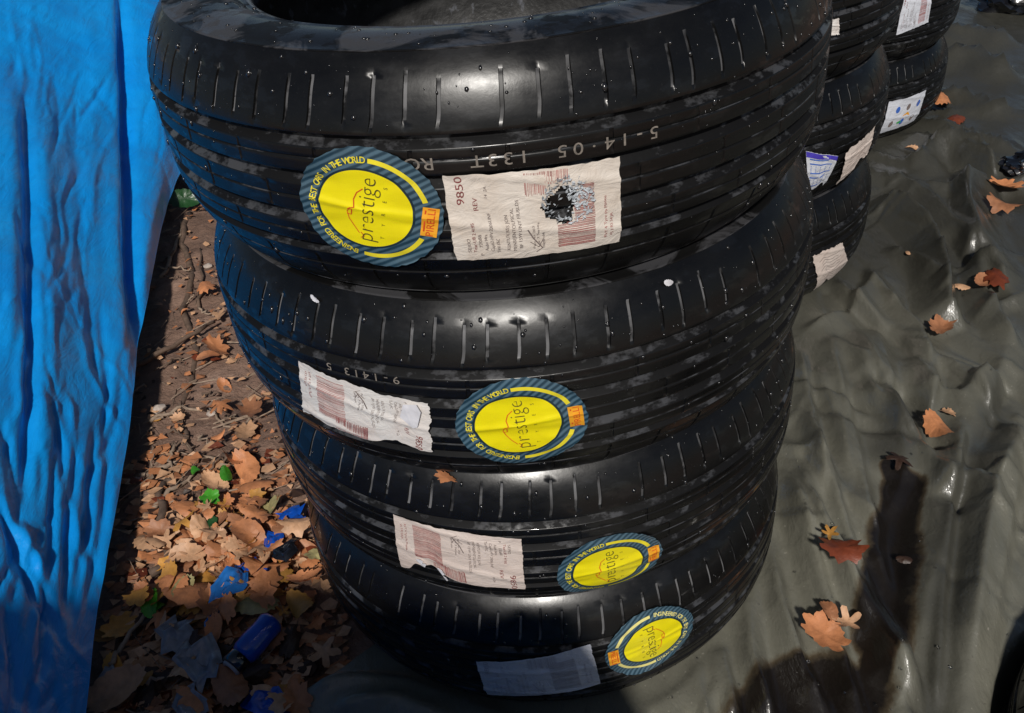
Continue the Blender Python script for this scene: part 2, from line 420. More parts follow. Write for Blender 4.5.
def tyre(name, loc, rz, label, group):
    root = empty(name, loc, label, 'tyre', group)
    if not _protos:
        a = mesh_obj('tread', _tv, flip(_tf), [M['rubber'], M['groove'], M['sipe']], root, mi=_tm, sharp=38)
        V, Fc = revolve(SIDE); V2 = [(x, y, -z) for x, y, z in V]
        bmi = [1 if SIDE[j][0] < .2275 and SIDE[j][1] > .08 else 0 for i_ in range(160) for j in range(len(SIDE)-1)]
        b = mesh_obj('sidewall', V, Fc, [M['side_rubber'], M['bead']], root, sharp=50, mi=bmi)
        c = mesh_obj('sidewall', V2, flip(Fc), [M['side_rubber'], M['bead']], root, sharp=50, mi=bmi)
        L = LINER + [(r, -z) for r, z in LINER[::-1][1:]]
        V, Fc = revolve(L, 120)
        d = mesh_obj('inner_liner', V, Fc, M['liner'], root)
        _protos['parts'] = (a, b, c, d); parts = (a, b, c, d)
    else:
        parts = []
        for o in _protos['parts']:
            c = o.copy(); COL.objects.link(c); c.parent = root; parts.append(c)
    for o in parts: o.rotation_euler.z = rz
    return root

def on_hull(th, z, off):
    """point on the smooth tread surface (tyre space)"""
    r = hull(z)+off
    return (r*math.cos(th), r*math.sin(th), z)

# ---- lettering taken from the built-in font, as flat outlines
_gl = {}
def glyphs(s, wt=0.0):
    if (s, wt) in _gl: return _gl[(s, wt)]
    c = bpy.data.curves.new('lettering', 'FONT'); c.body = s; c.size = 1.0; c.align_x = 'CENTER'; c.align_y = 'CENTER'; c.resolution_u = 3; c.offset = wt
    o = bpy.data.objects.new('lettering', c); COL.objects.link(o)
    bpy.context.view_layer.update()
    me = o.evaluated_get(bpy.context.evaluated_depsgraph_get()).to_mesh()
    V = [(v.co.x, v.co.y) for v in me.vertices]; Fc = [tuple(p.vertices) for p in me.polygons]
    COL.objects.unlink(o); bpy.data.objects.remove(o); bpy.data.curves.remove(c)
    _gl[(s, wt)] = (V, Fc); return V, Fc
class Flat:
    """flat artwork in label space, later laid on a tyre"""
    def __init__(s): s.V = []; s.F = []; s.M = []
    def add(s, V, Fc, mi):
        b = len(s.V); s.V += [tuple(v) for v in V]; s.F += [tuple(b+i for i in f) for f in Fc]; s.M += [mi]*len(Fc)
    def text(s, txt, x, y, size, rot, mi, sx=1.0, fit=None, wt=0.0):
        V, Fc = glyphs(txt, wt)
        if not V: return
        if fit:
            wd = max(v[0] for v in V)-min(v[0] for v in V); sx = fit/(wd*size)
        c, q = math.cos(rot), math.sin(rot)
        s.add([(x+(vx*sx*c-vy*q)*size, y+(vx*sx*q+vy*c)*size) for vx, vy in V], Fc, mi)
    def rect(s, x0, y0, x1, y1, mi, rot=0, n=1):
        cx, cy = (x0+x1)/2, (y0+y1)/2; c, q = math.cos(rot), math.sin(rot); V = []; Fc = []
        for i in range(n+1):
            for y in (y0, y1):
                x = x0+(x1-x0)*i/n; dx, dy = x-cx, y-cy; V.append((cx+dx*c-dy*q, cy+dx*q+dy*c))
        for i in range(n): Fc.append((2*i, 2*i+2, 2*i+3, 2*i+1))
        s.add(V, Fc, mi)
    def stroke(s, pts, wd, mi):
        V = []; n = len(pts)
        for i, (x, y) in enumerate(pts):
            ax, ay = pts[max(i-1, 0)]; bx, by = pts[min(i+1, n-1)]; L = math.hypot(bx-ax, by-ay) or 1
            nx, ny = -(by-ay)/L*wd/2, (bx-ax)/L*wd/2; V += [(x+nx, y+ny), (x-nx, y-ny)]
        s.add(V, [(2*i, 2*i+1, 2*i+3, 2*i+2) for i in range(n-1)], mi)
    def arc(s, r0, r1, a0, a1, mi, n=24):
        V = []
        for i in range(n+1):
            a = a0+(a1-a0)*i/n; V += [(r0*math.cos(a), r0*math.sin(a)), (r1*math.cos(a), r1*math.sin(a))]
        s.add(V, [(2*i, 2*i+1, 2*i+3, 2*i+2) for i in range(n)], mi)
def fix_out(o, root_axis=True):
    """make faces look outward from the tyre's axis"""
    me = o.data; bm = bmesh.new(); bm.from_mesh(me); bm.normal_update()
    for f in bm.faces:
        c = f.calc_center_median()
        if f.normal.x*c.x+f.normal.y*c.y < 0: f.normal_flip()
    bm.to_mesh(me); bm.free()

def round_sticker(root, th0, z0, rot, a=.0575, b=.0505, seed=0, wear=0.0, label=None):
    """round advertising sticker; sticker space u to the right, v up, radius 1"""
    r_ = np.random.default_rng(seed); ph = r_.uniform(0, 6)
    c, q = math.cos(rot), math.sin(rot)
    def put(u, v, off):
        x, y = (u*c-v*q)*a, (u*q+v*c)*b
        z = min(max(z0+y, -.0975), .0975)
        gd = sum(math.exp(-((z-gc)/(gw*.9))**2) for gc, gw in GROOVES[:4])
        lift = -.0011*gd+.0004*math.sin(9*v+ph)+.0006*math.sin(4*u+ph*2)*(u*u+v*v)+ .0013*math.exp(-((v-.03-.05*u)/.05)**2)+.0006*math.exp(-((v+.4*math.sin(ph))/.04)**2)
        rr = math.hypot(u, v)
        if rr > .9: lift += .0022*max(0, math.sin(math.atan2(v, u)*2+ph))*(rr-.9)/.1
        return on_hull(th0+x/.33, z, .0014+lift+off)
    n = 96; rad = [0, .15, .3, .45, .58, .655, .69, .74, .80, .86, .92, .97, 1.0]
    V = []; UV = []; Fc = []; mi = []
    for k, r in enumerate(rad):
        for i in range(n):
            an = 2*PI*i/n
            rr = r*(1+(.008*math.sin(an*37)+.006*math.sin(an*23+ph) if k == len(rad)-1 else 0))
            du = -.055*(1-max(0, (r-.69)/.31)) if r > .69 else -.055
            u, v = rr*math.cos(an)+du, rr*math.sin(an)*(.97 if r < .7 else 1)
            V.append(put(u, v, 0)); UV.append((u, v))
    for k in range(len(rad)-1):
        for i in range(n):
            j = (i+1) % n; Fc.append((k*n+i, k*n+j, (k+1)*n+j, (k+1)*n+i))
            mi.append(2 if k < 5 else (1 if k < 6 else 0))
    disc = mesh_obj('round_sticker', V, Fc, [M['teal'], M['dark_teal'], M['yellow']], root, mi=mi, uv=UV)
    fix_out(disc)
    if label: disc['label'] = label
    A = Flat()
    A.arc(.765, .835, R(22), R(94), 0); A.arc(.765, .835, R(-94), R(-22), 0)
    txt = 'ENGINEERED FOR THE BEST CARS IN THE WORLD'; a0, a1 = R(258), R(99)
    for i, ch in enumerate(txt):
        if ch == ' ': continue
        an = a0+(a1-a0)*i/(len(txt)-1)
        A.text(ch, .80*math.cos(an), .80*math.sin(an), .135, an-PI/2, 0, .84, wt=.012)
    B = Flat()
    B.text('prestige', -.03, 0, .35, PI/2, 0, fit=1.06, wt=-.016)
    for ch, v in zip('TYRES', (-.42, -.2, .0, .2, .42)): B.text(ch, .21, v, .075, PI/2, 0)
    B.stroke([(-.12, -.42), (-.2, -.32), (-.27, -.2), (-.30, -.08), (-.26, .0), (-.2, .02)], .014, 1)
    B.stroke([(-.2, .02), (-.22, .14), (-.18, .26), (-.1, .34)], .016, 1)
    B.stroke([(-.3, -.12), (-.24, -.12), (-.23, -.02), (-.29, -.02)], .018, 1)
    B.stroke([(-.10, -.50), (-.05, -.46), (-.1, -.40)], .016, 1)
    BG = Flat(); 
    for row in range(8): BG.rect(.715, -.235+.47*row/8, .935, -.235+.47*(row+1)/8, 0, n=6)
    BT = Flat(); BT.text('PIRELLI', .84, 0, .145, PI/2, 0, fit=.44); BT.stroke([(.755, -.16), (.755, .19)], .02, 0)
    for nm, fl, mats, off in (('ring_lettering', A, [M['ink_cream' if wear else 'ink_yellow']], .00035), ('centre_lettering', B, [M['ink_black'], M['ink_red']], .00035),
                              ('badge', BG, [M['ink_orange']], .0007), ('badge_lettering', BT, [M['ink_red']], .0011)):
        o = mesh_obj(nm, [put(u, v, off) for u, v in fl.V], fl.F, mats, disc, smooth=False, mi=fl.M)
        fix_out(o)
    return disc

def paper_label(root, quad, seed, mat, flipd=False, cuts=None, hole=None, amp=.016, fade=False, label=None, lift=.0012, print_kind='full'):
    """torn paper label; quad = (theta, z) of its top-left, top-right, bottom-right, bottom-left corner.
    label space: u 0..1 to the right, v 0..1 upwards"""
    r_ = np.random.default_rng(seed); TL, TR, BR, BL = [np.array(q) for q in quad]
    so_ = seed*3.1
    def base(u, v): return BL*(1-u)*(1-v)+BR*u*(1-v)+TR*u*v+TL*(1-u)*v
    def edge(t, k, amp):
        return amp*(2*fbm(t*7+so_, k*5.0, seed)-1)+amp*.35*(2*float(vnoise(t*31+so_, k*9.0, seed))-1)
    cuts = cuts or []
    def warp(u, v):
        u2 = u+(edge(v, 1, amp*.5)*(1-u)+edge(v, 2, amp*.5)*u)
        v2 = v+edge(u, 3, amp)*(1-v)+edge(u, 4, amp)*v
        for (cu, cw, cv, side) in cuts:       # bites out of the lower / upper edge
            bite = cv*math.exp(-((u-cu)/cw)**2)
            if side == 'b': v2 += bite*(1-v)
            elif side == 't': v2 -= bite*v
        return u2, v2
    def put(u, v, off, w=True):
        if w: u, v = warp(u, v)
        th, z = base(u, v)
        wr = .0016*(fbm(u*5+so_, v*3, seed+5)-.4)+.0012*max(0, math.sin(11*v+3*u+so_))**6
        z = min(max(z, -.0975), .0975)
        return on_hull(th, z, lift+wr+off)
    nu, nv = 84, 44; V = []; Fc = []; UV = []
    for i in range(nu+1):
        for k in range(nv+1): V.append(put(i/nu, k/nv, 0)); UV.append((i/nu, k/nv))
    def holed(u, v):
        if not hole: return False
        hu, hv, hr = hole; d = math.hypot((u-hu)*1.9, v-hv); a = math.atan2(v-hv, u-hu)
        return d < hr*(.75+.55*float(vnoise(a*2.2+9, seed)))
    for i in range(nu):
        for k in range(nv):
            u, v = (i+.5)/nu, (k+.5)/nv
            if holed(u, v): continue
            Fc.append((i*(nv+1)+k, (i+1)*(nv+1)+k, (i+1)*(nv+1)+k+1, i*(nv+1)+k+1))
    o = mesh_obj('paper_label', V, Fc, mat, root, uv=UV); fix_out(o)
    if label: o['label'] = label
    def orient(u, v): return (1-u, 1-v) if flipd else (u, v)
    A = Flat(); asp = 2.0                           # label is about twice as wide as high
    def T(txt, u, v, size, mi, fit=None):           # lines of print run upwards, so rotate them
        B = Flat(); B.text(txt, 0, 0, size, PI/2, mi, fit=fit); 
        A.add([(u+x/asp, v+y) for x, y in B.V], B.F, mi)
    if print_kind in ('full', 'washed'):
        T('9850', .085, .83, .125, 2, .31); T('REV', .165, .67, .075, 2, .14); T('14  2A', .225, .80, .05, 0)
        for i, (tx, v, ln) in enumerate((('SERIO', .20, .17), ('Tear-UB 2 4195', .29, .36), ('P    72088', .19, .26), ('Audio 94ra', .22, .20), ('Cap62-HFV 2006UNF', .34, .46), ('Tarif 6%C', .18, .18))):
            T(tx, .095+i*.034, v, .055, 0 if i != 1 else 2, ln)
        for i, (tx, v, ln) in enumerate((('KENTUX RSS JON', .33, .42), ('MENSEJENTOLFSCAL', .36, .50), ('BF 15W UNY FIUSLDS', .42, .56))):
            T(tx, .325+i*.036, v, .055, 0, ln)
        T('Part no. 203', .475, .25, .04, 0, .28); T('Lot 7 Series', .50, .27, .04, 0, .30); T('100% chk', .53, .2, .04, 0, .2)
        A.stroke([(.44, .36), (.47, .24), (.52, .10), (.48, .06)], .008, 0); A.stroke([(.45, .2), (.50, .12), (.53, .22)], .006, 0)
        for i in range(34):                          # upper bar code
            x = .445+.25*i/34+r_.uniform(0, .003); wd = r_.choice([.0018, .003, .0045])
            y0 = .74+.02*r_.uniform(-1, 1)
            if hole and abs(x-hole[0]) < .08: y0 += .12
            A.rect(x, y0, x+wd, .975, 1)
        y = .09
        while y < .80:                               # long lower bar code
            wd = r_.choice([.004, .007, .011]); x0, x1 = .615, .84
            if hole and y > hole[1]-.2: x0 = .72 if y < hole[1]+.12 else .76
            A.rect(x0, y, x1, y+wd, 1, n=4); y += wd+r_.choice([.006, .009, .013])
        T('RVT 4 Tyre Pa Plasee', .905, .36, .05, 1, .50); T('V5 3 RS 54 JA', .94, .26, .05, 1, .28)
    elif print_kind == 'faint':
        for i in range(9):
            y = .15+i*.08; A.rect(.12+r_.uniform(0, .1), y, .88-r_.uniform(0, .2), y+.012, 0, n=5)
    elif print_kind == 'blue':
        for i in range(7):
            y = .12+i*.115
            if i % 3 == 1:
                for k in range(5): T('HK4', .14+.17*k, y, .09, 0)
            else: A.rect(.1, y, .9-.3*r_.uniform(), y+.03, 0, n=4)
    elif print_kind == 'eu':
        for i in range(2):
            for k in range(3):
                u, v = .2+.28*k+.08*i, .26+.42*i
                A.add([(u+.075*math.cos(a)*.7, v+.10*math.sin(a)) for a in np.linspace(0, 2*PI, 13)[:-1]], [tuple(range(12))], 1 if (i+k) % 2 else 0)
        T('7', .86, .7, .3, 0); A.rect(.46, .36, .62, .50, 2, .5); A.rect(.36, .22, .46, .30, 3, .5)
    fl = []
    keep_F, keep_M = [], []
    P2 = [orient(u, v) for u, v in A.V]
    for f, mi in zip(A.F, A.M):
        cu = sum(P2[i][0] for i in f)/len(f); cv = sum(P2[i][1] for i in f)/len(f)
        if holed(cu, cv) or not (0 < cu < 1 and 0 < cv < 1): continue
        keep_F.append(f); keep_M.append(mi)
    if keep_F:
        used = sorted({i for f in keep_F for i in f}); mp = {i: n for n, i in enumerate(used)}
        mats = {'eu': [M['ink_grey'], M['blue_print'], M['ink_orange'], M['green_print']], 'blue': [M['blue_print']], 'washed': [M['ink_washed']]*3}.get(print_kind, [M['ink_grey'], M['ink_pinkred'], M['ink_maroon']])
        p = mesh_obj('printing', [put(*P2[i], .00045) for i in used], [[mp[i] for i in f] for f in keep_F], mats, o, smooth=False, mi=keep_M)
        fix_out(p)
    if hole:                                        # scuffed paper fibres round the hole
        V = []; Fc = []; hu, hv, hr = hole
        for i in range(420):
            a = r_.uniform(0, 2*PI); d = hr*r_.uniform(.25, 1.5)
            u, v = hu+d*math.cos(a)/1.9+.04, hv+d*math.sin(a)*.95+.04
            if math.cos(a-.5) < .25 and d < hr*1.15 and r_.uniform() < .93: continue
            L = r_.uniform(.015, .05); b2 = .5+r_.normal()*1.0; w_ = r_.uniform(.008, .022)
            q = [(u, v), (u+L*math.cos(b2)/1.9, v+L*math.sin(b2)), (u+L*math.cos(b2)/1.9+w_*.5, v+L*math.sin(b2)+w_), (u+w_*.5, v+w_)]
            n0 = len(V); l0 = r_.uniform(.0003, .0016)
            for j, (uu, vv) in enumerate(q): V.append(put(uu, vv, l0+(.0016*r_.uniform() if j in (1, 2) else 0)))
            Fc.append((n0, n0+1, n0+2, n0+3))
        p = mesh_obj('torn_fibres', V, Fc, M['fibre'], o, smooth=False); fix_out(p)
    return o, put

_ico = bmesh.new(); bmesh.ops.create_icosphere(_ico, subdivisions=2, radius=1.0)
ICO_V = [v.co.copy() for v in _ico.verts]; ICO_F = [tuple(v.index for v in f.verts) for f in _ico.faces]; _ico.free()
_ico = bmesh.new(); bmesh.ops.create_icosphere(_ico, subdivisions=1, radius=1.0)
ICO1_V = [v.co.copy() for v in _ico.verts]; ICO1_F = [tuple(v.index for v in f.verts) for f in _ico.faces]; _ico.free()
def droplets(root, n, seed, top=False, keep=()):
    r_ = np.random.default_rng(seed); V = []; Fc = []
    for i in range(n):
        th = r_.uniform(R(-185), R(5)); 
        z = r_.choice([r_.uniform(.045, .095), r_.uniform(-.09, .05)], p=[.6, .4])
        s = .0006+.0021*r_.uniform()**3
        if any(a0 < math.degrees(th) < a1 and z0 < z < z1 for a0, a1, z0, z1 in keep): continue
        for gc, gw in GROOVES[:4]:
            if abs(z-gc) < gw+.001: z = gc-gw-.002
        r0 = float(hull(z)); sl = (float(hull(z+.002))-float(hull(z-.002)))/.004
        N = Vector((math.cos(th), math.sin(th), -sl)).normalized(); t1 = Vector((-math.sin(th), math.cos(th), 0)); t2 = N.cross(t1)
        P = Vector((r0*math.cos(th), r0*math.sin(th), z)); b = len(V); st = r_.uniform(.8, 1.7)
        for v in ICO1_V: V.append(P+t1*v.x*s+t2*v.y*s*st+N*v.z*s*.6)
        Fc += [tuple(b+k for k in f) for f in ICO1_F]
    if top:
        for i in range(120):
            th = r_.uniform(-PI, 0); r0 = r_.uniform(.222, .29); z = float(np.interp(r0, [q[0] for q in SIDE[::-1]][3:], [q[1] for q in SIDE[::-1]][3:]))
            s = .0008+.0016*r_.uniform()**2; b = len(V)
            for v in ICO1_V: V.append((r0*math.cos(th)+v.x*s, r0*math.sin(th)+v.y*s, z+v.z*s*.5))
            Fc += [tuple(b+k for k in f) for f in ICO1_F]
    o = mesh_obj('water_droplets', V, Fc, M['drop'], root); o['kind'] = 'stuff'; return o
def tread_ink(root, txt, th0, z0, size, step):
    A = []; V = []; Fc = []
    for i, ch in enumerate(txt):
        if ch == ' ': continue
        gv, gf = glyphs(ch); b = len(V)
        for x, y in gv:
            V.append(on_hull(th0+(i*step-x*size)/.33, z0-y*size*.8, .0005))
        Fc += [tuple(b+k for k in f) for f in gf]
    o = mesh_obj('stamped_lettering', V, Fc, M['mould_ink'], root, smooth=False); fix_out(o); return o

# ------------------------------------------------------------------ the big stack
OFF = [(0, 0), (.0051, -.0053), (.0129, .0124), (.0117, .0141)]
GR = 'tyres of the front stack'
LB = ['topmost tyre of the front stack, yellow sticker left of a holed paper label',
      'second tyre from the top of the front stack, torn white label left of sticker',
      'third tyre from the top of the front stack, pinkish torn label beside tilted yellow sticker',
      'bottom tyre of the front stack, blank bluish label and upside-down yellow sticker']
stack = []
for k in range(4):
    root = tyre('car_tyre', (OFF[k][0], OFF[k][1], (3-k)*H+H/2), R([0.9, 41.7, 17.2, 77])[0] if False else R([.9, 41.7, 17.2, 77.3][k]), LB[k], GR)
    stack.append(root)
def D(*qs): return [(R(a), z) for a, z in qs]
round_sticker(stack[0], R(-108.0), -.009, R(-12), seed=1)
round_sticker(stack[1], R(-91.7), -.0112, R(4), seed=2)
round_sticker(stack[2], R(-79.6), -.034, R(3), seed=3)
round_sticker(stack[3], R(-71.2), .018, R(184), seed=4, wear=1)
paper_label(stack[0], D((-97.5, .0195), (-75.0, .0160), (-74.8, -.0566), (-97.3, -.0537)), 11, M['paper'], hole=(.640, .58, .19), label='large cream paper label with a hole rubbed through it')
o2, put2 = paper_label(stack[1], D((-128.6, .0275), (-105.2, .0140), (-106.4, -.0461), (-131.4, -.0434)), 12, M['paper_white'], True, amp=.04, cuts=[(.75, .12, .16, 'b'), (.1, .1, .12, 'b')], label='torn white paper label with a folded white flap')
o3, put3 = paper_label(stack[2], D((-118.7, .0403), (-95.1, .0292), (-95.6, -.0527), (-120.0, -.0457)), 13, M['paper_pink'], True, cuts=[(.28, .12, .26, 'b'), (.14, .05, .12, 'b')], label='pinkish paper label with ragged lower left corner')
o4, put4 = paper_label(stack[3], D((-107.2, .0177), (-84.0, .0458), (-82.4, -.0309), (-106.2, -.0511)), 14, M['paper_blue'], print_kind='washed', label='bluish label with faint washed-out print')
# folded flap on the second label, torn white shreds on the third
def flap(put, pts, off, parent, name='folded_flap'):
    n = len(pts); V = [put(u, v, off+.003*d) for u, v, d in pts]; V += [put(u, v, off+.003*d-.0006) for u, v, d in pts]
    Fc = [tuple(range(n)), tuple(range(2*n-1, n-1, -1))]+[(i, (i+1) % n, n+(i+1) % n, n+i) for i in range(n)]
    return mesh_obj(name, V, Fc, M['white_bit'], parent, smooth=False)
flap(put2, [(.80, .62, .2), (.83, .92, .6), (.93, 1.0, .9), (.955, .86, 1), (.93, .56, .5), (.90, .50, .2)], .0014, o2)
for (u, v, s) in ((.19, .10, .06), (.22, .02, .05), (.36, .03, .06), (.39, -.06, .04)):
    flap(put3, [(u-s*.5, v, 0), (u-s*.3, v+s, .4), (u+s*.2, v+s*1.4, .5), (u+s*.5, v+s*.3, .3), (u+s*.2, v-s*.9, .2)], .0012, o3, 'torn_shred')
tread_ink(stack[0], 'OR', R(-101.2), .0285, .0165, .0118)
tread_ink(stack[0], 'T331', R(-101.2)+4*.0118/.33, .0285, .0165, .0112)
tread_ink(stack[0], '50·41-5', R(-101.2)+9.2*.0118/.33, .0285, .0165, .0118)
tread_ink(stack[1], '5 3141-9', R(-122), .035, .0135, .0098)
KEEP = [[(-119, -97, -.065, .05), (-98.5, -74, -.062, .025)], [(-102.5, -80.5, -.065, .045), (-133, -104, -.05, .03)], [(-90.5, -68.5, -.09, .02), (-121, -94, -.056, .043)], [(-82, -60, -.035, .072), (-108, -81, -.054, .05)]]
for k in range(4): droplets(stack[k], [330, 280, 230, 150][k], 40+k, top=(k == 0), keep=KEEP[k])

# debris lying on the tyres
def lump(name, loc, sz, mat, seed, label, cat, group=None, flat=.6):
    V = []
    for v in ICO_V:
        n = .65+.7*float(fbm(v.x*2.1+seed, v.y*2.1+v.z*1.7, seed, 3)); V.append((v.x*sz[0]*n, v.y*sz[1]*n, v.z*sz[2]*n))
    o = mesh_obj(name, V, ICO_F, mat, sharp=28); o.location = loc; return tag(o, label, cat, group)

# ------------------------------------------------------------------ leaves
def leaf_mesh(name, mat, size, kind, seed, curl=.5, z_amp=.3):
    r_ = np.random.default_rng(seed); n = 44; V = [(0, 0, 0)]; ks = {'oak': 7, 'maple': 5, 'ivy': 5, 'oval': 0}[kind]
    ph = r_.uniform(-.2, .2); el = {'oak': 1.5, 'maple': 1.1, 'ivy': 1.1, 'oval': 1.75}[kind]
    rings = (.35, .7, 1.0); cx, cy = r_.normal(0, .5, 2); kx = curl*r_.uniform(.5, 1.3); tw = r_.uniform(-.5, .5)
    for rr in rings:
        for i in range(n):
            a = 2*PI*i/n
            lob = 1.0
            if ks: lob = .72+.28*abs(math.cos(a*ks/2+ph))**(.7 if kind != 'oak' else 1.1)+.05*math.sin(a*11+seed)+.04*r_.normal()*(rr == 1)
            if kind == 'maple': lob *= .8+.28*math.cos(a*5+ph)
            ragged = 1+.05*math.sin(a*17+seed)+.04*math.sin(a*29)
            r0 = rr*(1+(lob*ragged-1)*rr); x, y = r0*math.cos(a)*el, r0*math.sin(a)
            z = kx*(y*y)*.5*(1 if cx > 0 else -1)*(-1 if r_.uniform() < 0 else 1)+.32*curl*x*x*(.5 if cy > 0 else -.35)+tw*x*y*.3+z_amp*.9*(float(fbm(x*2.2+seed, y*2.2, seed, 3))-.5)
            V.append((x*size/2.4, y*size/2.4, z*size/2.4))
    Fc = [(0, 1+i, 1+(i+1) % n) for i in range(n)]
    for k in range(len(rings)-1):
        for i in range(n):
            j = (i+1) % n; Fc.append((1+k*n+i, 1+(k+1)*n+i, 1+(k+1)*n+j, 1+k*n+j))
    zmin = min(v[2] for v in V)
    V = [(x, y, z-zmin) for x, y, z in V]
    o = mesh_obj(name, V, Fc, mat); return o
def leaf(px, py, size, col, kind, label, rz=None, z=.004, seed=None, tilt=.25, curl=.6, group='fallen leaves', name='fallen_leaf', cat='leaf', loc=None):
    seed = seed if seed is not None else random.randint(1, 99999); rr = random.Random(seed)
    o = leaf_mesh(name, LEAFC[col][1], size, kind, seed, curl)
    p = gnd(px, py, z) if loc is None else loc
    o.location = tuple(p); o.rotation_euler = (rr.uniform(-tilt, tilt), rr.uniform(-tilt, tilt), rr.uniform(0, 2*PI) if rz is None else rz)
    return tag(o, label, cat, group)
def pt_on(k, px, py, off=.003):
    c = OFF[k]; th, z = on_stack(px, py, c); zl = z-((3-k)*H+H/2); x, y, zz = on_hull(th, min(max(zl, -.09), .09), off)
    return (x+c[0], y+c[1], zz+(3-k)*H+H/2), th

# ------------------------------------------------------------------ ground
n = 150
def terr(x, y): return -.022 + .022*(fbm(x*5, y*5, 3)-.5) + .016*(fbm(x*24, y*24, 5)-.5) + .010*(vnoise(x*55, y*55, 9)-.5)
xs = np.concatenate([[-60, -20, -8, -4], np.linspace(-2.2, -.1, 190), [.5, 2, 5, 20, 60]]); ys = np.concatenate([[-60, -20, -5, -2], np.linspace(-.8, 2.6, 230), [4, 8, 20, 60]])
X, Y = np.meshgrid(xs, ys, indexing='ij'); Z = terr(X, Y)
Z = np.where(X > 0, -.17, Z)
V = np.stack([X.ravel(), Y.ravel(), Z.ravel()], -1)
tag(mesh_obj('ground', V, grid_faces(len(xs), len(ys)), M['soil']), kind='structure')

# ------------------------------------------------------------------ grey tarpaulin on the ground
xs = np.concatenate([np.linspace(-.42, .1, 50)[:-1], np.linspace(.1, 1.3, 240), np.linspace(1.31, 3.4, 80)]); ys = np.concatenate([np.linspace(-1.15, -.5, 40)[:-1], np.linspace(-.5, 1.0, 280), np.linspace(1.015, 3.8, 130)])
X, Y = np.meshgrid(xs, ys, indexing='ij')
def g2(pts): return [tuple(gnd(x, y)[:2]) for x, y in pts]
Z = .012*(fbm(X*1.7+3, Y*1.7, 21, 2)-.5)+.006*(fbm(X*5.5+Y*2.5, Y*3-X*2, 25, 3)-.5)
def crease(Z, pts, amp, wd, bias=1.0, power=1.35, taper=1.8):
    """raise a sharp-crested fold along a polyline"""
    ax = np.array(pts); m = wd*2.2
    k = (X > ax[:, 0].min()-m) & (X < ax[:, 0].max()+m) & (Y > ax[:, 1].min()-m) & (Y < ax[:, 1].max()+m)
    if not k.any(): return
    d, fr, sd = seg_dist(X[k], Y[k], pts)
    w_ = wd*np.where(sd > 0, 1+.6*bias, 1-.35*bias)
    tap = np.clip(np.sin(np.clip(fr*.95+.025, 0, 1)*PI)*taper, 0, 1)
    Z[k] += amp*tap*np.clip(1-d/w_/1.5, 0, 1)**power
ridge = [  # pixel polyline, height, width, bias (steeper on one side)
    ([(795, 450), (822, 545), (860, 600), (890, 655), (915, 705)], .034, .020), ([(770, 545), (782, 610), (800, 660), (830, 713)], .028, .014),
    ([(750, 560), (758, 640), (770, 713)], .016, .013), ([(810, 505), (838, 570), (872, 640)], .018, .010),
    ([(1012, 330), (985, 420), (950, 520), (925, 600), (915, 700)], .022, .030),
    ([(872, 300), (898, 420), (905, 470), (880, 530)], .016, .022),
    ([(1017, 440), (990, 500), (975, 580), (968, 713)], .045, .035), ([(1017, 560), (1000, 640), (990, 713)], .015, .02),
    ([(870, 196), (905, 214), (932, 240), (944, 280), (946, 318), (965, 330)], .055, .026), ([(905, 168), (935, 150), (970, 152), (1000, 190)], .045, .028),
    ([(890, 245), (915, 262), (935, 285)], .02, .014), ([(1010, 300), (985, 270), (965, 215), (960, 170)], .05, .03),
    ([(930, 95), (965, 100), (1017, 118)], .04, .03), ([(935, 60), (970, 62), (1017, 80)], .06, .04), ([(930, 35), (975, 38), (1017, 45)], .05, .05),
    ([(830, 335), (862, 360), (880, 410)], .016, .016), ([(815, 365), (840, 420), (850, 480)], .014, .016), ([(905, 335), (930, 390), (960, 400), (1000, 370)], .02, .02),
    ([(805, 330), (850, 310), (880, 270)], .02, .02),
    ([(290, 705), (345, 684), (410, 682), (470, 700), (540, 735)], .030, .022), ([(330, 713), (400, 703), (455, 722)], .02, .02), ([(640, 713), (680, 690), (715, 650)], .010, .02)]
for pts, hgt, wd in ridge: crease(Z, g2(pts), hgt*1.1, wd*1.1)
for pts, dep, wd in (([(955, 505), (940, 580), (930, 640), (925, 713)], .03, .022), ([(1005, 400), (975, 450), (955, 505)], .028, .02), ([(975, 255), (960, 265), (945, 240)], .04, .025),
                     ([(890, 480), (890, 560), (880, 640)], .018, .03), ([(790, 690), (840, 680)], .012, .05)):
    d, fr, sd = seg_dist(X, Y, g2(pts)); Z = Z-dep*np.exp(-(d/wd)**2)
for pts, hgt, wd in (([(830, 340), (850, 420), (868, 500), (890, 590)], .020, .016), ([(808, 420), (835, 500), (858, 570), (900, 650), (930, 720)], .028, .015), ([(790, 480), (812, 560), (840, 640), (862, 720)], .024, .013),
        ([(860, 330), (890, 400), (930, 460), (955, 500)], .020, .016), ([(1017, 480), (1000, 570), (985, 720)], .022, .016), ([(962, 430), (948, 520), (938, 620), (935, 720)], .026, .013), ([(880, 290), (920, 330), (935, 380), (925, 440)], .022, .015),
        ([(745, 590), (752, 660), (775, 720)], .020, .011), ([(722, 645), (738, 720)], .016, .010), ([(925, 190), (965, 240), (985, 300), (1017, 350)], .03, .02), ([(900, 110), (950, 130), (1017, 150)], .03, .02), ([(800, 350), (818, 440), (822, 500)], .018, .012)):
    crease(Z, g2(pts), hgt, wd, 1.0, 1.2, 2.5)
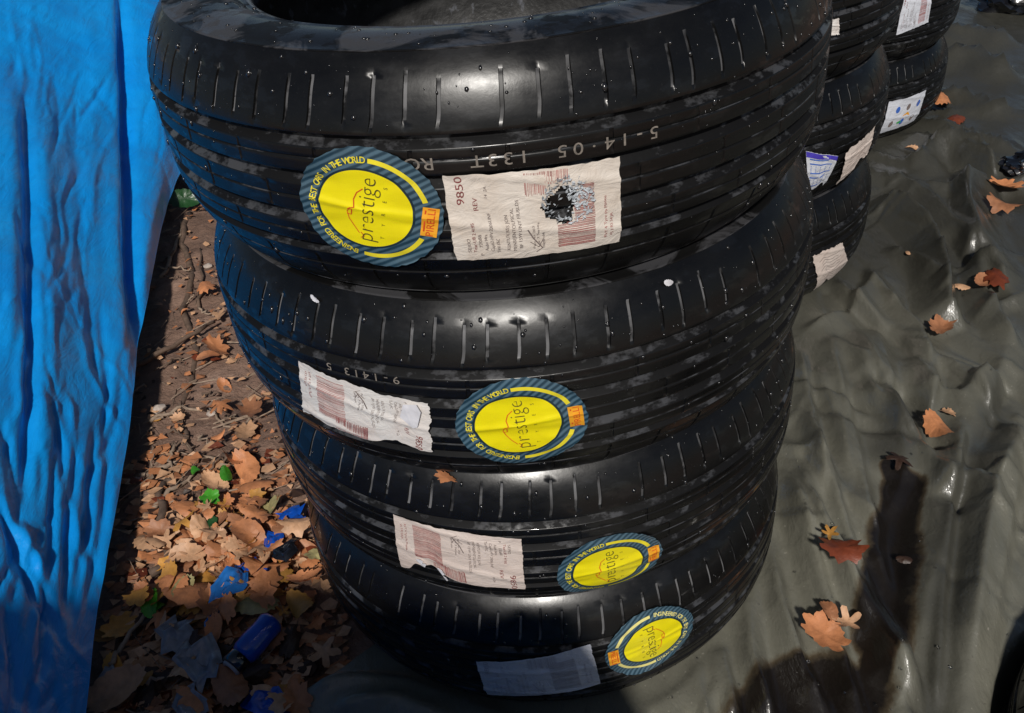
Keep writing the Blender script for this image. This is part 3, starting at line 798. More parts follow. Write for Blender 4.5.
# long and short creases of the stiff wet sheet
for i in range(175):
    r_ = random.Random(900+i)
    x0 = r_.uniform(.15, 1.5); y0 = r_.uniform(-.45, 1.6)
    if i % 3: dr = R(-72)+r_.gauss(0, .32)+.5*(x0-.6)
    else: dr = math.atan2(y0, x0)+r_.gauss(0, .6)
    L = r_.uniform(.08, .5)*(1 if i % 4 else 1.5); cv = r_.uniform(-.9, .9); pts = []; x, y = x0, y0
    for k in range(9):
        pts.append((x, y)); a_ = dr+cv*(k/8-.5)+.25*math.sin(k*1.3+i); x += L/8*math.cos(a_); y += L/8*math.sin(a_)
    w_ = r_.uniform(.007, .026); crease(Z, pts, w_*r_.uniform(.45, 1.0)*r_.choice([-1, 1, 1]), w_, r_.uniform(-1, 1))
SB, SC, SD = (.415, .83), (.92, 1.54), (.772, -.50)
base = -.004
for c in [OFF[3], SB, SC, SD]:
    d = np.hypot(X-c[0], Y-c[1]); k = np.clip((d-.28)/.10, 0, 1); Z = Z*k*k*(3-2*k)
Z = np.maximum(Z, -.013)+base
# stains, and light falloff painted as darkening
Z -= .12*np.clip((.300-np.hypot(X-SD[0], Y-SD[1]))/.03, 0, 1)   # hollow added to sink the single tyre and shorten its shadow
stain = np.zeros_like(X)
for pts, wd in (([(905, 482), (898, 520), (890, 570)], .030), ([(896, 535), (888, 585), (880, 640)], .036), ([(880, 630), (872, 680)], .018), ([(770, 713), (790, 692), (835, 682), (850, 690)], .045), ([(893, 465), (905, 485)], .018), ([(775, 735), (830, 730)], .06)):
    d, fr, sd = seg_dist(X, Y, g2(pts)); stain = np.maximum(stain, np.exp(-(d/wd)**4*.7))
shade_mask = np.clip((Y-.0)*1.5+(fbm(X*4, Y*4, 77)-.5)*.9, 0, 1)*.9  # light falloff painted darker towards the far side
for pts, wd in (([(905, 410), (890, 450)], .05), ([(1000, 400), (950, 520), (930, 713)], .03)):  # a short dark patch, and shade painted along the valley fold
    d, fr, sd = seg_dist(X, Y, g2(pts)); shade_mask = np.maximum(shade_mask, .8*np.exp(-(d/wd)**2))
nx, ny = len(xs), len(ys)
def left_edge(y):
    p = [(-1.2, -.36), (-.32, -.36), (-.262, -.355), (-.235, -.31), (-.20, -.262), (-.15, -.22), (0, -.12), (4, -.10)]
    return np.interp(y, [q[0] for q in p], [q[1] for q in p])+.02*(vnoise(y*30, y*0, 5)-.5)
le = left_edge(Y)
X2 = np.where(X < le, le, X)                         # pull the outer columns onto the torn edge
V = np.stack([X2.ravel(), Y.ravel(), Z.ravel()], -1)
F_ = [f for f in grid_faces(nx, ny) if not all(X.ravel()[i] < le.ravel()[i] for i in f)]
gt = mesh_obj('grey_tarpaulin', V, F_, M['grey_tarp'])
for nm, arr in (('stain', stain), ('wet', shade_mask)):  # the wet channel carries the shade painted into the colour
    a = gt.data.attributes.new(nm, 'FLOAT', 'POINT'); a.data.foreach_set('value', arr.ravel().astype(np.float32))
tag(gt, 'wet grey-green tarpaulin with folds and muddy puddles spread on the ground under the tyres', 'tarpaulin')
def tarp_top(x, y, r):
    k = (np.hypot(X-x, Y-y) < max(r, .008)); return float(np.percentile(Z[k], 88)) if k.any() else tarp_z(x, y)
def tarp_z(x, y):
    i = np.argmin(abs(xs-x)); k = np.argmin(abs(ys-y)); return float(Z[i, k])

# ------------------------------------------------------------------ blue tarpaulin
hem = [(-.545, -.44), (-.566, -.33), (-.588, -.24), (-.615, -.13), (-.640, .0), (-.668, .15), (-.722, .42), (-.80, .79), (-.868, 1.2), (-.885, 1.38), (-.83, 1.75), (-.72, 2.3), (-.6, 3.0)]
hx = np.array([p[0] for p in hem]); hy = np.array([p[1] for p in hem])
tt = np.concatenate([[0], np.cumsum(np.hypot(np.diff(hx), np.diff(hy)))]); NT_ = 520
ts = np.linspace(0, 1, NT_)**1.35*tt[-1]; px_, py_ = np.interp(ts, tt, hx), np.interp(ts, tt, hy)
ks_ = np.hanning(17); ks_ /= ks_.sum()
px_ = np.convolve(np.pad(px_, 8, mode='edge'), ks_, 'valid'); py_ = np.convolve(np.pad(py_, 8, mode='edge'), ks_, 'valid')
ds = np.concatenate([np.linspace(0, .5, 190), np.linspace(.51, 1.5, 40)])
Tt, Dd = np.meshgrid(np.arange(NT_), ds, indexing='ij')
bx, by = px_[Tt], py_[Tt]
hz = .042+.02*(fbm(by*4, by*0, 8)-.4)
zz = hz+.95*(1-np.exp(-Dd*1.3))
zz = np.where(Dd > .9, zz-np.clip(Dd-.9, 0, 1)**2*2.2, zz)
P = np.stack([bx-Dd, by+.04*Dd, zz], -1)
pix = project(P.reshape(-1, 3)).reshape(P.shape[:2]+(2,))
disp = np.zeros_like(zz)
folds = [([(121, -30), (126, 90), (128, 190), (131, 280), (143, 380)], -.050, 6), ([(108, -20), (112, 80), (115, 180), (118, 300), (130, 420)], .016, 12),
         ([(150, -10), (158, 100), (150, 220), (143, 330)], .030, 16), ([(22, 90), (28, 170), (30, 300), (28, 420), (24, 520)], -.022, 6), ([(38, 80), (46, 200), (46, 340), (40, 470)], .016, 12),
         ([(8, 60), (12, 200), (8, 380)], .014, 10), ([(70, 120), (84, 220), (92, 330), (98, 400)], -.010, 7), ([(85, 10), (96, 60), (92, 150), (80, 260)], .010, 10)]
fan = [([(0, 505), (20, 560), (40, 605), (70, 650)], -.016, 5), ([(28, 545), (45, 595), (62, 630)], -.014, 4.5), ([(56, 430), (52, 520), (50, 590)], -.012, 4), ([(78, 440), (68, 540), (66, 620)], -.014, 4.5),
       ([(96, 420), (88, 520), (72, 625)], -.014, 4.5), ([(112, 430), (103, 530), (84, 620)], -.012, 4), ([(64, 470), (84, 560), (76, 600)], .010, 5), ([(15, 520), (40, 570)], .012, 6),
       ([(118, 470), (110, 560), (100, 690)], .016, 7), ([(40, 380), (62, 450), (70, 520)], -.009, 4), ([(100, 300), (108, 380), (104, 450)], -.010, 4), ([(5, 600), (14, 660), (16, 713)], -.012, 5), ([(0, 420), (14, 470), (20, 540)], -.010, 5)]
for pts, amp, wd in folds+fan:
    d, fr, sd = seg_dist(pix[..., 0], pix[..., 1], pts); tap = np.clip(np.sin(np.clip(fr*.96+.02, 0, 1)*PI)*2, 0, 1)
    disp += .62*amp*tap*np.exp(-(d/wd)**2)
for i in range(120):                                   # fine wrinkles of the stiff woven sheet
    r_ = random.Random(5000+i); x, y = r_.uniform(-10, 175), r_.uniform(-20, 700); L = r_.uniform(40, 190); a_ = PI/2+r_.gauss(0, .22); pts = []
    if x > 175-.085*y: continue
    for k in range(6):
        pts.append((x, y)); b_ = a_+.3*math.sin(k+i); x += L/5*math.cos(b_); y += L/5*math.sin(b_)
    ax_ = np.array(pts); mk = (pix[..., 0] > ax_[:, 0].min()-14) & (pix[..., 0] < ax_[:, 0].max()+14) & (pix[..., 1] > ax_[:, 1].min()-14) & (pix[..., 1] < ax_[:, 1].max()+14)
    if not mk.any(): continue
    d, fr, sd = seg_dist(pix[..., 0][mk], pix[..., 1][mk], pts); w_ = r_.uniform(2.2, 5)
    disp[mk] += r_.choice([-1, -1, 1])*w_*r_.uniform(.0006, .0013)*np.sin(np.clip(fr, .02, .98)*PI)*np.clip(1-d/w_/1.6, 0, 1)**1.3
disp += .010*(fbm(by*2.2, Dd*9, 61, 3)-.5)+.006*(fbm(by*5+Dd*5, Dd*22, 62, 4)-.5)
k0 = np.clip(Dd/.02, 0, 1)*.75+.25
P[..., 0] += disp*.78*k0; P[..., 2] += disp*.62*k0
V1 = P.reshape(-1, 3); F1 = grid_faces(NT_, len(ds))
# unseen long roll, added in front of the stack to shade its foot and the soil
rl = [(-1.15, -.46), (-.95, -.52), (-.75, -.56), (-.55, -.60), (-.35, -.61), (-.18, -.615), (.0, -.62), (.075, -.625), (.14, -.63)]
rx = np.array([p[0] for p in rl]); ry = np.array([p[1] for p in rl]); rh = np.array([.56, .54, .53, .53, .52, .51, .50, .30, .04])
s_ = np.linspace(0, len(rl)-1, 170); cx_, cy_, ch_ = (np.interp(s_, np.arange(len(rl)), q) for q in (rx, ry, rh))
ww = np.linspace(-1, 1, 70); S, Wd = np.meshgrid(np.arange(170), ww, indexing='ij')
wid = .085
y2 = cy_[S]+Wd*wid*(1+.5*abs(Wd)); z2 = ch_[S]*np.exp(-(Wd*1.45)**2*1.3)
z2 = z2*(1+.10*(fbm(cx_[S]*9, Wd*1.5, 91, 4)-.5))+.012*(fbm(cx_[S]*30, Wd*4, 92, 3)-.5)
P2 = np.stack([cx_[S]+.02*(fbm(cx_[S]*8, Wd*2, 93)-.5), y2, z2-.02], -1)
V2 = P2.reshape(-1, 3); F2 = [tuple(len(V1)+i for i in f) for f in grid_faces(170, 70)]
bt = mesh_obj('blue_tarpaulin', np.concatenate([V1, V2]), F1+F2, M['blue_tarp'])
tag(bt, 'bright blue wet tarpaulin draped over a heap left of the front tyre stack, with an added unseen roll in front', 'tarpaulin')

# ------------------------------------------------------------------ stacks behind and the one at the right edge
SCALE_B = 1.08
def bg_stack(c, n, rots, labs, group, sc=1.0):
    out = []
    for k in range(n):
        o = tyre('car_tyre', (c[0], c[1], (k*H+H/2)*sc), R(rots[k]), labs[k], group); o.scale = (sc, sc, sc); out.append(o)
    return out
B = bg_stack(SB, 4, (10, 47, 75, 120), ['bottom tyre of the second stack, one pinkish torn label on its tread', 'second tyre up in the second stack, with blue-printed and peeling pink labels',
     'third tyre up in the second stack, a small white scrap on its tread', 'upper tyre of the second stack, cut off by the top of the picture'], 'tyres of the second stack', SCALE_B)
C = bg_stack(SC, 3, (33, 5, 61), ['bottom tyre of the farthest stack, white label with small coloured symbols', 'middle tyre of the farthest stack, white label with dark print', 'top tyre of the farthest stack, above the white printed label'], 'tyres of the farthest stack')
E_ = tyre('car_tyre', (SD[0], SD[1], H/2*.85-.10), R(20), 'single black tyre at the lower right edge of the grey tarpaulin', 'tyre by itself'); E_.scale = (.85,)*3
def quad_on(c, k, pxs, z0=0, minang=None):
    q = []
    for x, y in pxs:
        sc = SCALE_B if c is SB else 1.0
        th, z = on_stack(x, y, c, .331*sc); q.append((th, z/sc-(k*H+H/2)))
    return q
paper_label(B[0], quad_on(SB, 0, [(812, 256), (842, 243), (850, 266), (822, 294)]), 21, M['paper_pink'], amp=.06, print_kind='faint', cuts=[(.3, .1, .15, 'b')], label='pinkish torn paper label')
paper_label(B[1], quad_on(SB, 1, [(843, 152), (872, 126), (866, 152), (840, 187)]), 22, M['paper_pink'], amp=.07, print_kind='faint', cuts=[(.6, .15, .3, 'b')], lift=.006, label='peeling pink paper label')
ob, pb = paper_label(B[1], quad_on(SB, 1, [(806, 151), (838, 156), (826, 190), (808, 193)]), 23, M['paper_blue'], print_kind='blue', cuts=[(.8, .2, .2, 'b')], label='white label with blue print and a violet top edge')
V = [pb(u, v, .0006) for u in np.linspace(0, 1, 9) for v in (.86, .99)]
fix_out(mesh_obj('violet_strip', V, [(2*i, 2*i+2, 2*i+3, 2*i+1) for i in range(8)], M['violet_print'], ob, smooth=False))
paper_label(B[2], quad_on(SB, 2, [(823, 22), (839, 18), (839, 34), (823, 38)]), 24, M['paper_white'], amp=.06, print_kind='none', label='small white torn scrap')
paper_label(C[0], quad_on(SC, 0, [(889, 102), (926, 90), (917, 122), (881, 136)]), 25, M['paper_blue'], print_kind='eu', label='white label with blue, orange and green symbols')
paper_label(C[1], quad_on(SC, 1, [(905, -8), (934, -14), (928, 22), (896, 35)]), 26, M['paper_blue'], print_kind='full', label='white label with dark print')

# ------------------------------------------------------------------ soil side: roots, litter, leaves, rubbish
def twig(pxs, r, label, mat='twig', z=.006, name='dry_twig'):
    pts = []
    for i in range(len(pxs)-1):
        for t in np.linspace(0, 1, 6)[:-1]:
            x = pxs[i][0]+(pxs[i+1][0]-pxs[i][0])*t; y = pxs[i][1]+(pxs[i+1][1]-pxs[i][1])*t; p = gnd(x, y)
            pts.append((p[0]+.004*random.uniform(-1, 1), p[1]+.006*random.uniform(-1, 1), float(terr(p[0], p[1]))+z+.004*random.random()))
    rr = [r*(1-.55*i/len(pts)) for i in range(len(pts))]
    V, Fc = tube(pts, rr); o = mesh_obj(name, V, Fc, M[mat]); return tag(o, label, 'twig', 'twigs and roots on the soil')
twig([(118, 375), (165, 350), (205, 325), (214, 318)], .0065, 'long dark twig lying across the bare soil below the green leaf', z=.016)
twig([(150, 575), (190, 548), (232, 532), (262, 512)], .0075, 'dark twig lying over the drift of orange leaves', z=.02)
twig([(110, 670), (128, 640), (150, 605), (150, 596)], .004, 'thin pale twig leaning beside the blue tarpaulin hem in the shade', 'twig_pale', .02)
twig([(145, 685), (165, 676), (182, 668)], .003, 'short pale twig in the shade near the silver wrapper', 'twig_pale', .02)
twig([(166, 580), (160, 520), (158, 480), (170, 470)], .010, 'thick brown root running up the soil beside the leaf drift', 'twig', .004, 'tree_root')
twig([(186, 205), (178, 235), (190, 262), (181, 300), (194, 345), (186, 372), (176, 410), (188, 440), (183, 462)], .009, 'long brown root half buried in the middle of the soil strip', 'twig', -.002, 'tree_root')
twig([(160, 270), (175, 235), (182, 222)], .006, 'pale root curving below the green leaf at the far end', 'twig_pale', .004, 'tree_root')
twig([(140, 470), (170, 455), (205, 452), (240, 468)], .005, 'thin root crossing the soil just above the leaf drift', 'twig_pale', .004, 'tree_root')
twig([(150, 505), (178, 478), (198, 462)], .005, 'pale forked root left of the bright green ivy leaf', 'twig_pale', .004, 'tree_root')
twig([(222, 450), (255, 470), (285, 478)], .005, 'brown root disappearing under the front tyre stack', 'twig', .006, 'tree_root')
twig([(150, 415), (180, 398), (212, 405), (232, 428)], .004, 'curved thin root in the middle of the bare soil', 'twig_pale', .003, 'tree_root')
twig([(196, 300), (200, 270), (196, 235)], .004, 'thin root next to the orange leaves by the tyre', 'twig', .004, 'tree_root')
twig([(262, 560), (290, 520), (300, 500)], .004, 'dark twig between the blue scraps', 'twig', .02)
r_ = random.Random(77)
for i in range(26):
    x, y = r_.uniform(140, 250), r_.uniform(225, 470)
    if x > 225+(y-300)*.33 or x < 160-(y-225)*.1: continue
    a_ = r_.uniform(0, PI); L = r_.uniform(12, 40)
    twig([(x, y), (x+L*.5*math.cos(a_)+r_.uniform(-4, 4), y+L*.4*math.sin(a_)), (x+L*math.cos(a_), y+L*.8*math.sin(a_))], r_.uniform(.0015, .0035), 'short thin twig lying on the bare soil strip', r_.choice(['twig', 'twig_pale']), .008)
# litter too fine to count
V = []; Fc = []; MI = []
r_ = np.random.default_rng(5)
for i in range(1500):
    if r_.uniform() < .5: px, py = r_.uniform(100, 345), r_.uniform(450, 713)
    else: px, py = r_.uniform(130, 300), r_.uniform(190, 700)
    p = gnd(px, py); s = r_.uniform(.004, .015) if py < 440 else r_.uniform(.006, .020); a = r_.uniform(0, 6.28); b = len(V); m_ = r_.integers(3, 6)
    zc = float(terr(p[0], p[1]))+r_.uniform(.001, .008)
    for k in range(m_):
        an = a+2*PI*k/m_; q = s*r_.uniform(.5, 1.1); V.append((p[0]+q*math.cos(an), p[1]+q*math.sin(an)*.8, zc+r_.uniform(0, .007)))
    Fc.append(tuple(range(b, b+m_))); MI.append(int(r_.choice(5, p=[.26, .34, .24, .11, .05])))
for i in range(260):                                  # straw-thin bits
    px, py = r_.uniform(110, 310), r_.uniform(200, 713); p = gnd(px, py); a = r_.uniform(0, 3.14); L = r_.uniform(.01, .045); w_ = .0009
    zc = float(terr(p[0], p[1]))+r_.uniform(.003, .012); b = len(V); dx, dy = L*math.cos(a), L*math.sin(a)
    V += [(p[0]-dx, p[1]-dy, zc), (p[0]+dx, p[1]+dy, zc+.006*r_.uniform(-1, 1)), (p[0]+dx-dy*w_/L, p[1]+dy+dx*w_/L*2, zc+.001), (p[0]-dx-dy*w_/L, p[1]-dy+dx*w_/L*2, zc+.001)]
    Fc.append((b, b+1, b+2, b+3)); MI.append(5)
tag(mesh_obj('leaf_litter', V, Fc, [LEAFC['orange'][1], LEAFC['tan'][1], LEAFC['brown'][1], LEAFC['dark'][1], LEAFC['rust'][1], M['twig_pale']], smooth=False, mi=MI), kind='stuff')
# pebbles
for i, (px, py, s, lb) in enumerate(((205, 258, .011, 'small pale pebble on bare soil beside the tyre, near two orange leaves'), (158, 405, .013, 'pale pebble on the bare soil close to the blue tarpaulin'), (208, 405, .009, 'tiny white stone beside the cluster of orange leaves'))):
    p = gnd(px, py); lump('pebble', (p[0], p[1], float(terr(p[0], p[1]))+.006), (s, s*.8, s*.6), M['stone'], 300+i, lb, 'pebble', 'pebbles on the soil')
# leaves one can point at, soil side
special = [
    (200, 208, .045, 'brown', 'oak', 'small reddish brown leaf just beneath the dark green leaf', .012),
    (207, 290, .062, 'orange', 'oak', 'orange leaf touching the second tyre from the top', .01), (219, 316, .060, 'tan', 'maple', 'tan leaf pressed against the tyre above two brown leaves', .012),
    (216, 348, .066, 'orange', 'oak', 'broad orange leaf alone on the soil beside the stack', .012), (208, 357, .04, 'brown', 'oval', 'narrow brown leaf tucked under the broad orange one', .008),
    (222, 410, .062, 'orange', 'maple', 'orange lobed leaf at the left of the leaf cluster by the stack', .014), (252, 410, .068, 'brown', 'oak', 'reddish brown leaf leaning on the stack halfway down', .02), (246, 432, .055, 'tan', 'oak', 'tan leaf in front of the reddish brown one', .012),
    (210, 498, .046, 'green', 'ivy', 'bright green ivy leaf above the orange leaf drift', .03), (208, 526, .050, 'ivy', 'ivy', 'dark green ivy leaf below the bright green one', .03), (196, 472, .022, 'green', 'oval', 'tiny green leaf at the left above the leaf drift', .02), (226, 476, .028, 'green', 'oval', 'small green leaf just right above the bright ivy leaf', .02),
    (152, 603, .038, 'green', 'oval', 'small green sprout leaf near the shaded twig', .03), (158, 607, .024, 'green', 'oval', 'tiny green sprout leaf beside the shaded twig', .03), (314, 556, .040, 'pale', 'ivy', 'yellow-green leaf right against the tyre stack', .02), (268, 512, .060, 'pale', 'oak', 'pale yellowish leaf on the leaf drift near the blue scraps', .026),
    (197, 597, .085, 'orange', 'oval', 'large smooth orange leaf at the front of the drift', .028), (183, 588, .035, 'pale', 'oval', 'small pale green leaf lying on the large orange one', .045), (254, 604, .06, 'pale', 'oval', 'dull yellowish leaf beside the pale blue scrap', .02),
    (185, 560, .07, 'orange', 'maple', 'orange leaf behind the large smooth one', .022), (232, 690, .06, 'brown', 'oval', 'brown leaf in the shade below the grey ring', .02), (120, 690, .075, 'tan', 'oval', 'tan leaf in the shade against the blue tarpaulin hem', .02), (298, 702, .055, 'orange', 'oak', 'orange leaf in the shade by the blue cap at the bottom edge', .03)]
for px, py, s, col, kd, lb, z in special:
    p = gnd(px, py); leaf(px, py, s*.82, col, kd, lb, z=float(terr(p[0], p[1]))+.012+z*.6, curl=.9, tilt=.35, group='fallen leaves on the soil')
r_ = np.random.default_rng(17); cnt = 0; tries = 0
cols = ['orange', 'tan', 'brown', 'orange', 'gold', 'tan', 'orange']
glabel = {'orange': 'curled orange leaf in the dense leaf drift between soil and front stack', 'tan': 'curled tan leaf in the dense leaf drift between soil and front stack',
          'brown': 'curled brown leaf in the dense leaf drift between soil and front stack', 'gold': 'curled golden leaf in the dense leaf drift between soil and front stack'}
slabel = {'orange': 'orange leaf in the shade at the lower left among dark litter', 'tan': 'tan leaf in the shade at the lower left among dark litter', 'brown': 'brown leaf in the shade at the lower left among dark litter', 'gold': 'golden leaf in the shade at the lower left among dark litter', 'dark': 'dark rotten leaf in the shade at the lower left'}
tlabel = {'orange': 'small orange leaf bit on the bare soil strip', 'tan': 'small tan leaf bit on the bare soil strip', 'brown': 'small brown leaf bit on the bare soil strip', 'gold': 'small golden leaf bit on the bare soil strip'}
while cnt < 215:
    u = r_.uniform()
    if u < .70:
        px, py = r_.normal(228, 45), r_.normal(545, 38)
        if not (455 < py < 612 and 135 < px): continue
        if px < 135+(612-py)*.3 - 5 or (py < 500 and px < 200): continue
        zone = glabel
    elif u < .92:
        px, py = r_.uniform(100, 340), r_.uniform(612, 712); zone = slabel
    else:
        px, py = r_.uniform(150, 270), r_.uniform(300, 470); zone = tlabel
    if px > 225+(py-300)*.345: continue
    col = str(r_.choice(cols)) if not (zone is slabel and r_.uniform() < .35) else 'dark'
    s = r_.uniform(.024, .050) if zone is not tlabel else r_.uniform(.014, .028); p = gnd(px, py)
    leaf(px, py, s, col, str(r_.choice(['oak', 'maple', 'oval', 'oak'])), zone[col], z=float(terr(p[0], p[1]))+.006+r_.uniform(0, .028)*(1 if zone is glabel else .5), tilt=.45, curl=1.0, seed=int(r_.integers(1e6)),
         group={id(glabel): 'leaves of the orange drift', id(slabel): 'leaves in the shade at the lower left', id(tlabel): 'leaf bits on the bare soil'}[id(zone)]); cnt += 1

p = gnd(184, 199, .012)
o = leaf(184, 199, .062, 'ivy', 'oval', 'dark green glossy leaf at the far end of the soil, between blue tarpaulin and tyre', loc=p, rz=R(70), seed=812, curl=.4, group='fallen leaves on the soil')
o.rotation_euler = (R(48), R(12), R(15))
# rubbish in front of the drift
def scrap(px, py, s, mat, label, name='plastic_scrap', cat='scrap', group='blue plastic scraps', z=.02, seed=0, hz=.35):
    r2 = np.random.default_rng(seed); nn = 12; V = []
    ang = np.sort(r2.uniform(0, 2*PI, 14)); rad = r2.uniform(.55, 1.1, 14)
    for i in range(nn):
        for k in range(14):
            f = i/(nn-1); x, y = f*rad[k]*math.cos(ang[k]), f*rad[k]*math.sin(ang[k])*.75
            V.append((x*s, y*s, s*hz*(1.6*float(fbm(x*2.2+seed, y*2.2, seed, 3))-.5)+s*.12*(1-f)))
    Fc = [(i*14+k, (i+1)*14+k, (i+1)*14+(k+1) % 14, i*14+(k+1) % 14) for i in range(nn-1) for k in range(14)]
    o = mesh_obj(name, V, Fc, mat); p = gnd(px, py); o.location = (p[0], p[1], float(terr(p[0], p[1]))+z); o.rotation_euler.z = r2.uniform(0, 6)
    return tag(o, label, cat, group)
scrap(232, 595, .040, M['blue_pale'], 'largest pale blue plastic scrap, beside the large orange leaf', seed=1, z=.035)
scrap(216, 622, .018, M['blue_pale'], 'tiny crumpled blue scrap below the largest pale blue one', seed=2)
scrap(294, 521, .026, M['blue_plastic'], 'blue plastic scrap nearest the pale yellowish leaf', seed=3, z=.03)
scrap(303, 530, .016, M['blue_plastic'], 'small blue scrap touching the tyre stack', seed=4, z=.03)
scrap(276, 549, .028, M['blue_plastic'], 'blue scrap beside a dark scrap in the leaf drift', seed=5, z=.03)
scrap(287, 560, .030, M['black_plastic'], 'dark plastic scrap standing in the leaf drift', seed=6, z=.03, group='dark scraps')
scrap(254, 573, .020, M['blue_plastic'], 'dark blue crumpled scrap in the middle of the drift', seed=7, z=.03)
scrap(268, 577, .018, M['blue_plastic'], 'blue scrap right of the dark blue crumpled one', seed=8, z=.03)
scrap(243, 578, .014, M['blue_pale'], 'pale blue chip above the largest pale scrap', seed=9, z=.03)
scrap(178, 640, .040, M['silver'], 'crumpled silver wrapper strip in the shade', seed=10, group='silver wrappers', hz=.6)
scrap(200, 668, .050, M['silver'], 'crumpled silver wrapper in the shade near the blue tube', seed=11, group='silver wrappers', hz=.7)
scrap(112, 680, .022, M['silver'], 'small silver shred beside the blue tarpaulin hem', seed=12, group='silver wrappers', hz=.7)
scrap(190, 706, .035, M['silver'], 'grey film scrap at the bottom edge of the picture', seed=13, group='silver wrappers', hz=.5)
# blue tube with a grey ring on its dark end
p0, p1 = gnd(236, 676), gnd(280, 632)
tube_root = empty('plastic_tube', (0, 0, 0), 'blue plastic tube with a grey ring on its dark end, lying in the shade', 'tube')
a0 = Vector((p0[0], p0[1], .02)); a1 = Vector((p1[0], p1[1], .03)); ax = (a1-a0)
V, Fc = tube([a0+ax*t for t in (.22, .3, .5, .7, .9, .97, 1.0)], [.015, .018, .0185, .017, .018, .014, .006], 20); mesh_obj('body', V, Fc, M['blue_plastic'], tube_root)
V, Fc = tube([a0+ax*t for t in (.0, .02, .2, .24)], [.015, .0165, .0165, .014], 18); mesh_obj('collar', V, Fc, M['black_plastic'], tube_root)
q = ax.normalized(); u_ = q.cross(Vector((0, 0, 1))).normalized(); v_ = q.cross(u_); V = []; Fc = []
for i in range(24):
    for k in range(8):
        an, bn = 2*PI*i/24, 2*PI*k/8; rr = .0105+.0030*math.cos(bn); V.append(a0-q*.001+q*.0032*math.sin(bn)+(u_*math.cos(an)+v_*math.sin(an))*rr)
for i in range(24):
    for k in range(8): Fc.append((i*8+k, ((i+1) % 24)*8+k, ((i+1) % 24)*8+(k+1) % 8, i*8+(k+1) % 8))
mesh_obj('ring', V, Fc, M['grey_ring'], tube_root)
scrap(272, 706, .045, M['blue_plastic'], 'crumpled blue plastic sheet at the bottom edge beside the orange leaf', seed=21, z=.02, hz=.5)

# ------------------------------------------------------------------ leaves and bags on the grey tarpaulin
for px, py, s, col, kd, lb, z in [
    (824, 634, .062, 'orange', 'oak', 'light orange leaf on the grey tarpaulin, lowest of the bright leaves', .006), (847, 622, .045, 'tan', 'maple', 'crumpled tan leaf right of the light orange leaf on the tarpaulin', .006),
    (828, 612, .025, 'brown', 'oval', 'small brown leaf tip above the light orange leaf', .006),
    (841, 552, .058, 'rust', 'oak', 'dark red rotten leaf on the grey tarpaulin', .004), (830, 533, .030, 'gold', 'maple', 'small golden leaf on the upper left of the dark red one', .012),
    (938, 432, .050, 'orange', 'oval', 'bright orange leaf in the fold halfway up the tarpaulin', .012), (928, 420, .028, 'tan', 'oval', 'small tan leaf behind the bright orange leaf in the fold', .01), (948, 413, .024, 'tan', 'oak', 'tiny tan leaf bit above the bright orange leaf in the fold', .006),
    (898, 462, .048, 'dark', 'maple', 'dark withered leaf at the top of the long brown puddle', .006), (940, 328, .060, 'brown', 'oak', 'reddish brown leaf standing in a fold of the grey tarpaulin', .008),
    (938, 102, .085, 'orange', 'oval', 'long orange leaf standing against the farthest tyre stack', .02), (955, 121, .06, 'rust', 'oval', 'dark rust leaf near the farthest tyre stack', .006),
    (1004, 186, .075, 'orange', 'oak', 'orange leaf at the right edge of the tarpaulin', .012), (1000, 211, .070, 'brown', 'oak', 'brown leaf just below the orange one at the right edge', .008),
    (996, 280, .062, 'rust', 'oak', 'rust leaf in the dark hollow at the right', .006), (982, 283, .04, 'brown', 'oval', 'small brown leaf left of the rust leaf in the hollow', .006), (961, 288, .026, 'tan', 'oval', 'tiny tan leaf below the dark hollow', .006),
    (908, 253, .014, 'tan', 'oval', 'tiny pale leaf speck on the tarpaulin beside the second stack', .004), (912, 150, .03, 'tan', 'oval', 'small tan leaf in a fold near the farthest stack', .006), (905, 560, .018, 'dark', 'oval', 'tiny dark leaf bit on the long brown puddle', .004)]:
    p = gnd(px, py); zt = tarp_z(p[0], p[1]); p = gnd(px, py, zt); zt = tarp_top(p[0], p[1], s*.42); p = gnd(px, py, zt); leaf(px, py, s*.9, col, kd, lb, z=zt+z*.3, tilt=.12, curl=1.1, group='leaves on the grey tarpaulin')
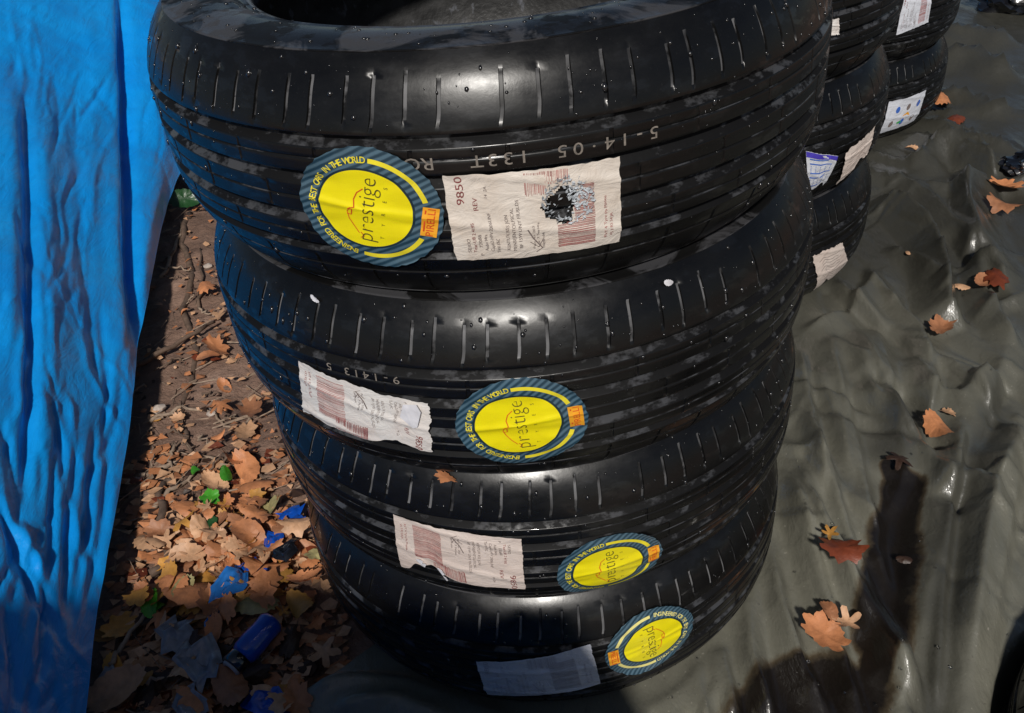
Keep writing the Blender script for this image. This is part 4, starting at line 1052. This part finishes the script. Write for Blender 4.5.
_b = bmesh.new(); bmesh.ops.create_icosphere(_b, subdivisions=4, radius=1.0); BV = [v.co.copy() for v in _b.verts]; BF = [tuple(v.index for v in f.verts) for f in _b.faces]; _b.free()
for px, py, s, lb, sd in ((992, 10, .15, 'crumpled shiny black plastic bag at the top right beyond the folds', 510), (1016, 182, .06, 'shiny black plastic bag end at the right edge beside the orange leaf', 511)):
    p = gnd(px, py); V = []
    for v in BV:
        rg = sum((1-abs(2*float(vnoise(v.x*f+v.z*f*.7+sd, v.y*f-v.z*f*.6, sd+int(f*10)))-1))*a for f, a in ((1.7, .5), (3.7, .28), (8.0, .14)))
        n_ = .45+.85*rg; V.append((v.x*s*n_, v.y*s*.8*n_, v.z*s*.5*n_))
    o = mesh_obj('plastic_bag', V, BF, M['black_plastic'], sharp=30); o.location = (p[0]+(.10 if sd == 510 else .03), p[1]+.02, .03)
    tag(o, lb, 'plastic bag', 'black plastic bags')
# rain drops on the tarpaulin
V = []; Fc = []; r_ = np.random.default_rng(31)
for i in range(160):
    px, py = r_.uniform(640, 1020), r_.uniform(200, 713); p = gnd(px, py); zt = tarp_z(p[0], p[1]); s = .0008+.0024*r_.uniform()**3; b = len(V)
    for v in ICO1_V: V.append((p[0]+v.x*s, p[1]+v.y*s, zt+v.z*s*.6))
    Fc += [tuple(b+k for k in f) for f in ICO1_F]
o = mesh_obj('water_droplets', V, Fc, M['clear'], gt); o['kind'] = 'stuff'
# bits stuck on the tyres
for k, px, py, s, col, lb in ((2, 439, 487, .020, 'orange', 'small orange leaf fragment stuck on the third tyre'), (1, 683, 288, .007, 'pale', 'pale flake stuck on the right of the second tyre'), (1, 295, 298, .007, 'pale', 'tiny whitish flake stuck on the left of the second tyre')):
    P_, th = pt_on(k, px, py, .003)
    o = leaf_mesh('leaf_fragment', LEAFC[col][1] if col != 'pale' else M['white_bit'], s, 'oak' if col == 'orange' else 'oval', 70+px, .4)
    o.location = P_; o.rotation_euler = (R(90), R(30), th+PI/2); tag(o, lb, 'leaf fragment', 'bits stuck on the tyres')
